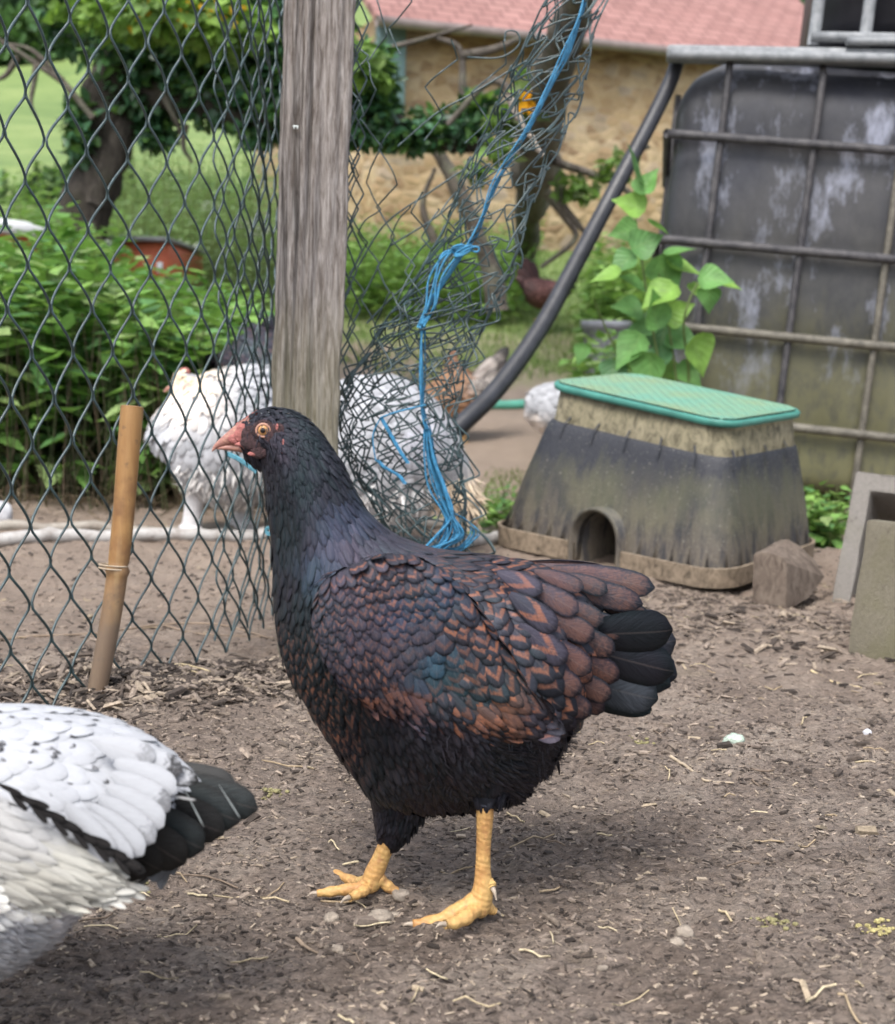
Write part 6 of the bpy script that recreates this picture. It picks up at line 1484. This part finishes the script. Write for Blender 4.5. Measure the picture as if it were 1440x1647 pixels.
mb = MB(); Pq = Hh(850, 168, 3.9) + RNG.normal(0, .012, (14, 3)); leaves(mb, Pq, RNG.normal(0, 1, (14, 3)), RNG.normal(0, 1, (14, 3)), np.full(14, .03), np.full(14, .03), np.tile([[.75, .36, .01]], (14, 1)), (IV_, IQ_, IU_)); mb.build('yellow_blossom', M_BLADE, tg)
mb = MB(); P = spline(Hh([818, 832, 850, 874], [150, 185, 215, 252], 2.05), 20); tube(mb, P + RNG.normal(0, .0008, P.shape), np.linspace(.0065, .004, 20), 10)
tag(mb.build('dead_stick', simple('barkless_stick', (0.36, 0.31, 0.26), .8, .3, 60, .4, 200), origin=P[0]), 'short pale stick caught in the upper crumpled mesh', 'stick')
# far conifers, bushes and woods on the hillside
M_FAR = mat_leaf('far_foliage', .8, .1, .1, False)
def conifer(px_, pb, pt_, Y_, label, w=.23):
    b = Hh(px_, pb, Y_); tp_ = Hh(px_, pt_, Y_); b[2] = float(terrain(b[0], Y_, False)); H_ = tp_[2] - b[2]
    t = thing('conifer', b, label, 'tree', 'young conifers on the slope'); mb = MB(); tube(mb, [b, tp_], [H_ * .02, H_ * .005], 8); mb.build('trunk', M_BARK, t)
    n = 2200; f = RNG.random(n) ** 1.3; a = RNG.uniform(0, 6.28, n); tier = .75 + .25 * np.cos(f * 40); r = H_ * w * (1 - f) * tier * RNG.random(n) ** .4
    P = b + np.stack([np.cos(a) * r, np.sin(a) * r, H_ * (.06 + .94 * f)], -1); mb = MB()
    leaves(mb, P, np.stack([np.cos(a), np.sin(a), -.3 + 0 * a], -1), np.tile([[0, 0, 1.]], (n, 1)), np.full(n, H_ * .06), np.full(n, H_ * .022), np.array([(.03, .07, .045), (.045, .09, .055), (.025, .055, .04)])[RNG.integers(0, 3, n)], (IV_, IQ_, IU_)); mb.build('crown', M_FAR, t)
conifer(208, 345, 236, 24, 'small dark conifer standing right of the ivy tree trunk'); conifer(60, 355, 258, 26, 'blurred grey-green conifer at the left, beyond the fence', .3); conifer(100, 352, 285, 23, 'lower conifer between the left conifer and the ivy tree trunk', .3); conifer(22, 360, 300, 22, 'small conifer at the far left edge beyond the nettles', .3)
def mass(name, blobs, per, L, cols, label, cat='trees'):
    mb = MB(); clump(mb, blobs, per, L, cols, (IV_, IQ_, IU_), 0.1, .33); return tag(mb.build(name, M_FAR), label, cat, None, 'stuff')
mass('woodland', [(x_, 55 - 12 * math.sin(x_ * .013) + RNG.normal(0, 6), 60, 42, 96) for x_ in range(-60, 1500, 45)] + [(x_, 10, 70, 50, 112) for x_ in range(-60, 1500, 60)] + [(x_, -40, 80, 60, 125) for x_ in range(-60, 1500, 70)], 700, 1.5, [(.05, .10, .06), (.075, .13, .07), (.035, .075, .05), (.10, .16, .08)], 'dark belt of trees along the top of the hillside')
mass('hedge_bushes', [(x_, 330 + RNG.normal(0, 12), 40, 32, 27) for x_ in range(-40, 640, 34)], 1100, .30, [(.07, .13, .06), (.10, .17, .07), (.12, .20, .09)], 'pale line of bushes along the bottom of the field', 'bushes')
b = (55, 95); tb_ = thing('field_tree', (*Hh(60, 130, 88)[:2], float(terrain(Hh(60, 130, 88)[0], 88))), 'rounded pale green tree at the top of the field, upper left', 'tree')
mb = MB(); tube(mb, [Hh(60, 135, 88), Hh(60, 90, 88)], .35, 8); mb.build('trunk', M_BARK, tb_)
mb = MB(); clump(mb, [(40, 70, 60, 45, 88), (95, 85, 45, 35, 88), (5, 90, 45, 30, 88)], 2200, .9, [(.10, .19, .07), (.13, .23, .09), (.08, .15, .06)], (IV_, IQ_, IU_), .1, .33); mb.build('crown', M_FAR, tb_)

# ------------------------------------------------------------------ LEAFY PLANT BY THE TANK AND THE POT
lp = thing('leafy_plant', Gz(1075, 790), 'broad-leaved green plant climbing against the stained tank', 'plant')
mb = MB(); ml = MB(); Yl = 3.38
SP = [[(1075, 790), (1070, 700), (1062, 600), (1045, 500), (1030, 400), (1020, 320), (1030, 250)], [(1080, 790), (1100, 690), (1108, 600), (1100, 520), (1120, 460), (1150, 440)], [(1070, 790), (1040, 680), (1010, 600), (980, 540), (955, 480)], [(1085, 790), (1090, 640), (1075, 520), (1060, 440)]]
for s_ in SP: tube(mb, spline(Hh([q[0] for q in s_], [q[1] for q in s_], Yl + RNG.normal(0, .02, len(s_))), 24), np.linspace(.005, .002, 24), 7, tint=(.15, .2, .07, 1), fuv=(.5, .5, .5))
LP = [(1028, 262, 62, 250), (1015, 325, 50, 200), (1040, 290, 46, 300), (1005, 370, 46, 170), (1040, 388, 52, 330), (1075, 440, 66, 60), (1100, 425, 56, 10), (1060, 470, 60, 150), (1090, 400, 46, 340), (1130, 470, 52, 40), (1150, 445, 50, 0), (1175, 455, 36, 10), (1140, 480, 40, 90), (1130, 570, 66, 70), (1100, 545, 56, 20), (1065, 540, 66, 110), (1035, 520, 60, 170), (1010, 560, 64, 130), (985, 600, 46, 100), (1040, 600, 66, 90), (1075, 600, 60, 70), (1012, 492, 50, 190), (934, 568, 34, 110), (1020, 450, 46, 210), (1060, 360, 40, 20), (1090, 500, 50, 330), (1050, 570, 60, 200), (1110, 600, 50, 40), (975, 440, 46, 170), (1000, 420, 46, 140), (1030, 640, 60, 120), (1080, 650, 56, 60), (1060, 500, 60, 260), (1010, 640, 50, 160)]
L_ = np.array(LP, float); an = np.radians(L_[:, 3]); Yj = Yl - .03 + RNG.normal(0, .05, len(L_)); P = Hh(L_[:, 0], L_[:, 1], Yj); d = np.stack([np.cos(an), RNG.normal(-.2, .3, len(an)), -np.sin(an) - .1], -1); up = np.stack([RNG.normal(0, .3, len(an)), np.full(len(an), -.75), np.full(len(an), .75)], -1) + RNG.normal(0, .25, (len(an), 3)); sz = L_[:, 2] * Yl / F
leaves(ml, P - norm(d) * (sz * .5)[:, None], d, up, sz * 1.1, sz * .95, np.array([(.11, .25, .08), (.13, .29, .08), (.09, .21, .09), (.20, .36, .07)])[RNG.integers(0, 4, len(an))], (HV_, HQ_, HU_))
mb.build('stem', M_LEAF, lp); ml.build('leaves', M_LEAF, lp)
pt_ = GT(972, 606); s = pt_[1] / F; mb = MB(); rp = 40 * s; hp = .2; a_ = np.linspace(0, 2 * math.pi, 40, endpoint=False); z0_ = float(pt_[2]); ztop_ = float(Hh(972, 516, pt_[1])[2])
rg = [np.stack([pt_[0] + np.cos(a_) * r_, pt_[1] + np.sin(a_) * r_, np.full(40, z_)], -1) for r_, z_ in ((rp * .72, z0_ - .02), (rp * .86, z0_ + .5 * (ztop_ - z0_)), (rp * .93, ztop_ - .05), (rp, ztop_ - .045), (rp * 1.03, ztop_ - .02), (rp, ztop_), (rp * .9, ztop_ - .005), (rp * .82, ztop_ - .05), (rp * .75, ztop_ - .12), (.001, ztop_ - .12))]
mb.add(np.concatenate(rg), gridq(10, 40, True)); tag(mb.build('round_tub', simple('grey_rubber', (.17, .18, .20), .6, .3, 20, .2, 90), origin=pt_), 'round grey tub with a thick rim beside the broad-leaved plant', 'tub')

# ------------------------------------------------------------------ HOUSE
YA, YB = 13.0, 14.4
hA, hB = Hh(612, 100, YA), Hh(1560, 130, YB + 1.4); base = float(terrain(hA[0], YA, False)) - .4
ea, eb = Hh(606, 24, YA - .5), Hh(1062, 72, YB - .55)
ze = (ea[2] + eb[2]) / 2
def mat_stonewall():
    m = NT('ochre_stone_wall'); nzv = m.n('TexNoise', Scale=3.0, Detail=4.0); mp = m.mix(.12, m.pos((1, 1, 1.7)), nzv.outputs[1], 'ADD'); v = m.n('TexVoronoi', Scale=6.5); m.set(v.inputs['Vector'], mp); v2 = m.n('TexVoronoi', Scale=6.5, feature='DISTANCE_TO_EDGE'); m.set(v2.inputs['Vector'], mp)
    n = m.noise(6, 5, .7, m.pos()); n2 = m.noise(1.1, 4, .6, m.pos())
    sp = m.n('SeparateColor'); m.t.links.new(v.outputs['Color'], sp.inputs[0])
    c = m.ramp(sp.outputs[0], [(0.0, (0.24, 0.16, 0.10)), (0.4, (0.38, 0.27, 0.16)), (0.7, (0.46, 0.35, 0.22)), (1.0, (0.33, 0.26, 0.20))])
    c = m.mix(m.ramp(v2.outputs['Distance'], [(0.0, .9), (.06, 0.0)]), c, (0.44, 0.34, 0.22)); c = m.mix(.6, c, m.ramp(n, [(0.3, .6), (0.7, 1.3)]), 'MULTIPLY'); c = m.mix(m.ramp(n2, [(.45, 0), (.65, .6)]), c, (.42, .28, .14))
    m.bump(v2.outputs['Distance'], .6, .05); return m.fin(c, .9, .15)
def mat_roof():
    m = NT('pink_roof_tiles'); tc = m.attr('fuv'); br = m.n('TexBrick', Scale=1.0); m.t.links.new(tc.outputs['Vector'], br.inputs['Vector'])
    br.inputs['Color1'].default_value = (.27, .145, .13, 1); br.inputs['Color2'].default_value = (.34, .19, .17, 1); br.inputs['Mortar'].default_value = (.17, .09, .085, 1)
    br.inputs['Mortar Size'].default_value = .012; br.inputs['Brick Width'].default_value = .22; br.inputs['Row Height'].default_value = .13
    c = m.mix(.5, br.outputs[0], m.ramp(m.noise(2.5, 5, .7, m.pos()), [(.3, .7), (.7, 1.3)]), 'MULTIPLY'); m.bump(br.outputs['Fac'], -.5, .02); return m.fin(c, .85, .2)
house = thing('stone_house', (hA[0], YA, base), 'ochre stone farmhouse with a pink tiled roof behind the trees', 'house')
dx = norm(A(*(hB - hA)[:2], 0)); dn = A(-dx[1], dx[0], 0); Lh = np.linalg.norm((hB - hA)[:2]); w0 = A(hA[0], hA[1], 0)
mb = MB(); box(mb, w0 + dx * Lh / 2 + dn * 2.5 + A(0, 0, (base + ze + .1) / 2), Lh / 2, 2.5, (ze + .1 - base) / 2, dx, dn, bev=.02); mb.build('wall', mat_stonewall(), house)
# sloping roof with overhang and gutter board; its line follows the photograph's eave
e0 = ea - norm(eb - ea) * .0; e1 = eb + (eb - ea) * .9; ev = norm(e1 - e0); Le = np.linalg.norm(e1 - e0); up_ = norm(A(-ev[1] * .8, .8 * abs(ev[0]), .62))
nu, nv = 2, 2; mb = MB(); th_ = .07; nn = norm(np.cross(ev, up_)); nn = nn if nn[2] > 0 else -nn
c8 = [e0, e1, e1 + up_ * 3.6, e0 + up_ * 3.6]; c8b = [p_ - nn * th_ for p_ in c8]
mb.add(c8 + c8b, [(0, 1, 2, 3), (4, 7, 6, 5), (0, 4, 5, 1), (1, 5, 6, 2), (2, 6, 7, 3), (3, 7, 4, 0)], fuv=np.array([(0, 0, 0), (Le, 0, 0), (Le, 3.6, 0), (0, 3.6, 0)] * 2)); mb.build('roof', mat_roof(), house, smooth=False)
mb = MB(); P_ = [e0 - A(0, .0, .05) , e1 - A(0, 0, .05)]; tube(mb, np.linspace(P_[0], P_[1], 12), .05, 10); mb.build('gutter', simple('weathered_gutter', (.20, .16, .15), .6, .3, 4), house)
mb = MB(); box(mb, Hh(628, 112, YA - .12), .14, .05, .50, dx, dn, bev=.01); mb.build('shutter', simple('faded_teal_shutter', (0.16, 0.24, 0.25), .7, .25, 6), house)
# ------------------------------------------------------------------ ORANGE TRAILER AND LEAN-TO BEYOND THE NETTLES
M_OR = mat_cage('orange_paint', (0.42, 0.095, 0.045), (0.55, 0.15, 0.07)); M_WS = simple('white_sheet', (0.48, 0.50, 0.52), .6, .2, 6)
def farbox(name, x0, y0, x1, y1, Y_, dep, mat, label, cat, roof=None, split=False):
    a, b = Hh(x0, y0, Y_), Hh(x1, y1, Y_); c = (a + b) / 2 + A(0, dep / 2, 0); t = thing(name, (c[0], c[1], min(a[2], b[2]) - .3), label, cat)
    mb = MB(); box(mb, c, abs(b[0] - a[0]) / 2, dep / 2, abs(a[2] - b[2]) / 2, bev=.02); mb.build('side_panel', mat, t)
    if roof:
        mb = MB(); k = Hh((x0 + x1) / 2, y0 - 4, Y_ - .05); box(mb, k + A(0, dep / 2, .0), abs(b[0] - a[0]) / 2 + .12, dep / 2 + .1, .035, norm(A(1, 0, -.10)), bev=.01); mb.build('roof_sheet', M_WS, t)
    for sx_ in (-1, 1):
        mb = MB(); box(mb, c + A(sx_ * abs(b[0] - a[0]) * .42, -dep / 2 + .05, -abs(a[2] - b[2]) / 2 - .25), .04, .04, .27, bev=.005); mb.build('leg', M_BARK2, t)
    return t
farbox('poultry_shed', -60, 368, 70, 440, 6.9, 1.2, M_OR, 'faded orange shed with a white roof sheet at the left edge', 'shed', True)
t = farbox('small_trailer', 182, 386, 272, 450, 6.6, .9, M_OR, 'orange-red trailer box right of the ivy tree trunk', 'trailer')
mb = MB(); c_ = Hh(258, 430, 6.55); box(mb, c_ - A(0, .01, 0), .013, .012, .026, bev=.003); mb.build('latch', M_WS, t)
mb = MB(); c_ = Hh(227, 385, 6.6); box(mb, c_ + A(0, .4, 0), .16, .5, .008, bev=.004); mb.build('edge_strip', M_GALV, t)
for i, (x0, y0, x1, y1, Y_) in enumerate(((200, 444, 262, 468, 6.5), (258, 457, 322, 474, 6.4))):
    a, b = Hh(x0, y0, Y_), Hh(x1, y1, Y_); mb = MB(); ax_ = norm(b - a); box(mb, (a + b) / 2, np.linalg.norm(b - a) / 2, .15, .012, ax_, (0, 1, 0), norm(np.cross(ax_, A(0, 1, 0))), bev=.004)
    tag(mb.build('white_board', simple('flaking_white_board', (.48, .47, .46), .8, .3, 12), origin=a), ('white board sloping below the orange trailer', 'second flaking white board, right of the first and lower')[i], 'board', 'white boards beyond the nettles')

# ------------------------------------------------------------------ SMALL THINGS ON THE GROUND
M_LICH = simple('pale_green_chalk', (0.42, 0.50, 0.42), .9, .3, 160, .7, 400); M_WHS = simple('white_pebble', (0.55, 0.55, 0.58), .7, .15, 100); M_PEB = simple('tan_pebble', (0.29, 0.245, 0.20), .85, .3, 120, .5, 400, .25)
rock('stone', 1180, 1214, 34, 22, 'pale greenish crumbly stone lying alone on the bare earth', M_LICH, seed=5)
rock('pebble', 1394, 1207, 13, 11, 'tiny white pebble near the right edge', M_WHS, 'pebble', seed=6)
for i, (x, y, w, h, l) in enumerate(((645, 1438, 32, 20, 'angular pebble against the rear toe of the left foot'), (612, 1482, 44, 20, 'flat angular pebble left of the near foot'), (634, 1470, 24, 16, 'small pebble behind the flat angular pebble'), (534, 1476, 26, 20, 'pebble lying below the left foot\'s claws'), (543, 1530, 22, 14, 'light round pebble below the others near the bottom'), (1100, 1533, 30, 26, 'upright brown stone chip at the lower right'), (1088, 1552, 26, 16, 'pale stone touching the upright brown chip'), (968, 1580, 18, 12, 'cream pebble near the bottom edge, right of centre'))):
    rock('pebble', x, y, w, h, l, M_PEB, 'pebble', group='pebbles on the bare earth', seed=10 + i)
rock('stone', 2, 846, 44, 44, 'smooth white rounded object by the pipes at the left edge', simple('chalk_white', (.52, .52, .54), .8, .1, 20), seed=21)  # unidentified white object, modelled as a rounded stone
rock('stone', 690, 700, 0.1, 0.1, 'x') if False else None
M_STRAW = simple('straw', (0.50, 0.40, 0.24), .7, .25, 80); M_OL = simple('olive_dropping', (0.25, 0.225, 0.11), .95, .45, 180, .9, 300)
twig('straw_stalk', [(282, 1090), (300, 1100), (338, 1113)], .0018, 'cream straw stalk lying on the wood chips by the fence', 'straw', M_STRAW, .012)
twig('straw_stalk', [(284, 1092), (310, 1110), (330, 1112)], .0014, 'second thin straw stalk crossing the cream one by the fence', 'straw', M_STRAW, .010)
twig('twig', [(1078, 1238), (1105, 1256), (1135, 1272), (1180, 1282)], .0020, 'long curved pale twig below the greenish stone', 'twig', simple('pale_twig', (.36, .29, .21), .8, .3, 100))
twig('twig', [(478, 1508), (492, 1522), (512, 1542)], .0018, 'short forked twig at the bottom left of the feet', 'twig')
twig('twig', [(1305, 1082), (1340, 1092), (1385, 1108)], .0019, 'straight pale twig right of the tail, below the wood offcut', 'twig', M_STRAW)
twig('twig', [(0, 1040), (60, 1032), (150, 1024), (260, 1008), (350, 1012), (440, 1030)], .0022, 'long thin dry stem lying across the earth behind the fence', 'twig', M_TWIG, .004, [[(260, 1008), (320, 1022), (420, 1026)]])
def crumb(px_, py_, w, label, col=M_OL):
    c = GT(px_, py_); s = w * c[1] / F / 2; mb = MB()
    for k in range(60):
        r = abs(RNG.normal(0, .5)); a = RNG.random() * 6.28; x_, y_ = c[0] + math.cos(a) * r * s, c[1] + math.sin(a) * r * s * .9; q = RNG.uniform(.0012, .0030)
        ell(mb, (x_, y_, float(terrain(x_, y_)) + q * .5), q, q * .8, q * .6, 5, 7)
    tag(mb.build('dried_dropping', col, origin=c), label, 'dropping', 'dried droppings on the earth')
crumb(1415, 1525, 90, 'yellowish crumbled dropping at the lower right edge', simple('yellow_dropping', (0.42, 0.36, 0.16), .95, .4, 160, .9, 300)); crumb(1240, 1512, 80, 'olive crumbled dropping left of the yellowish one'); crumb(215, 1425, 70, 'olive crumbled dropping under the white hen\'s black tail'); crumb(1035, 1215, 50, 'small olive crumb patch behind the dark hen\'s tail'); crumb(440, 1275, 40, 'olive crumb patch beside the tip of the black tail')
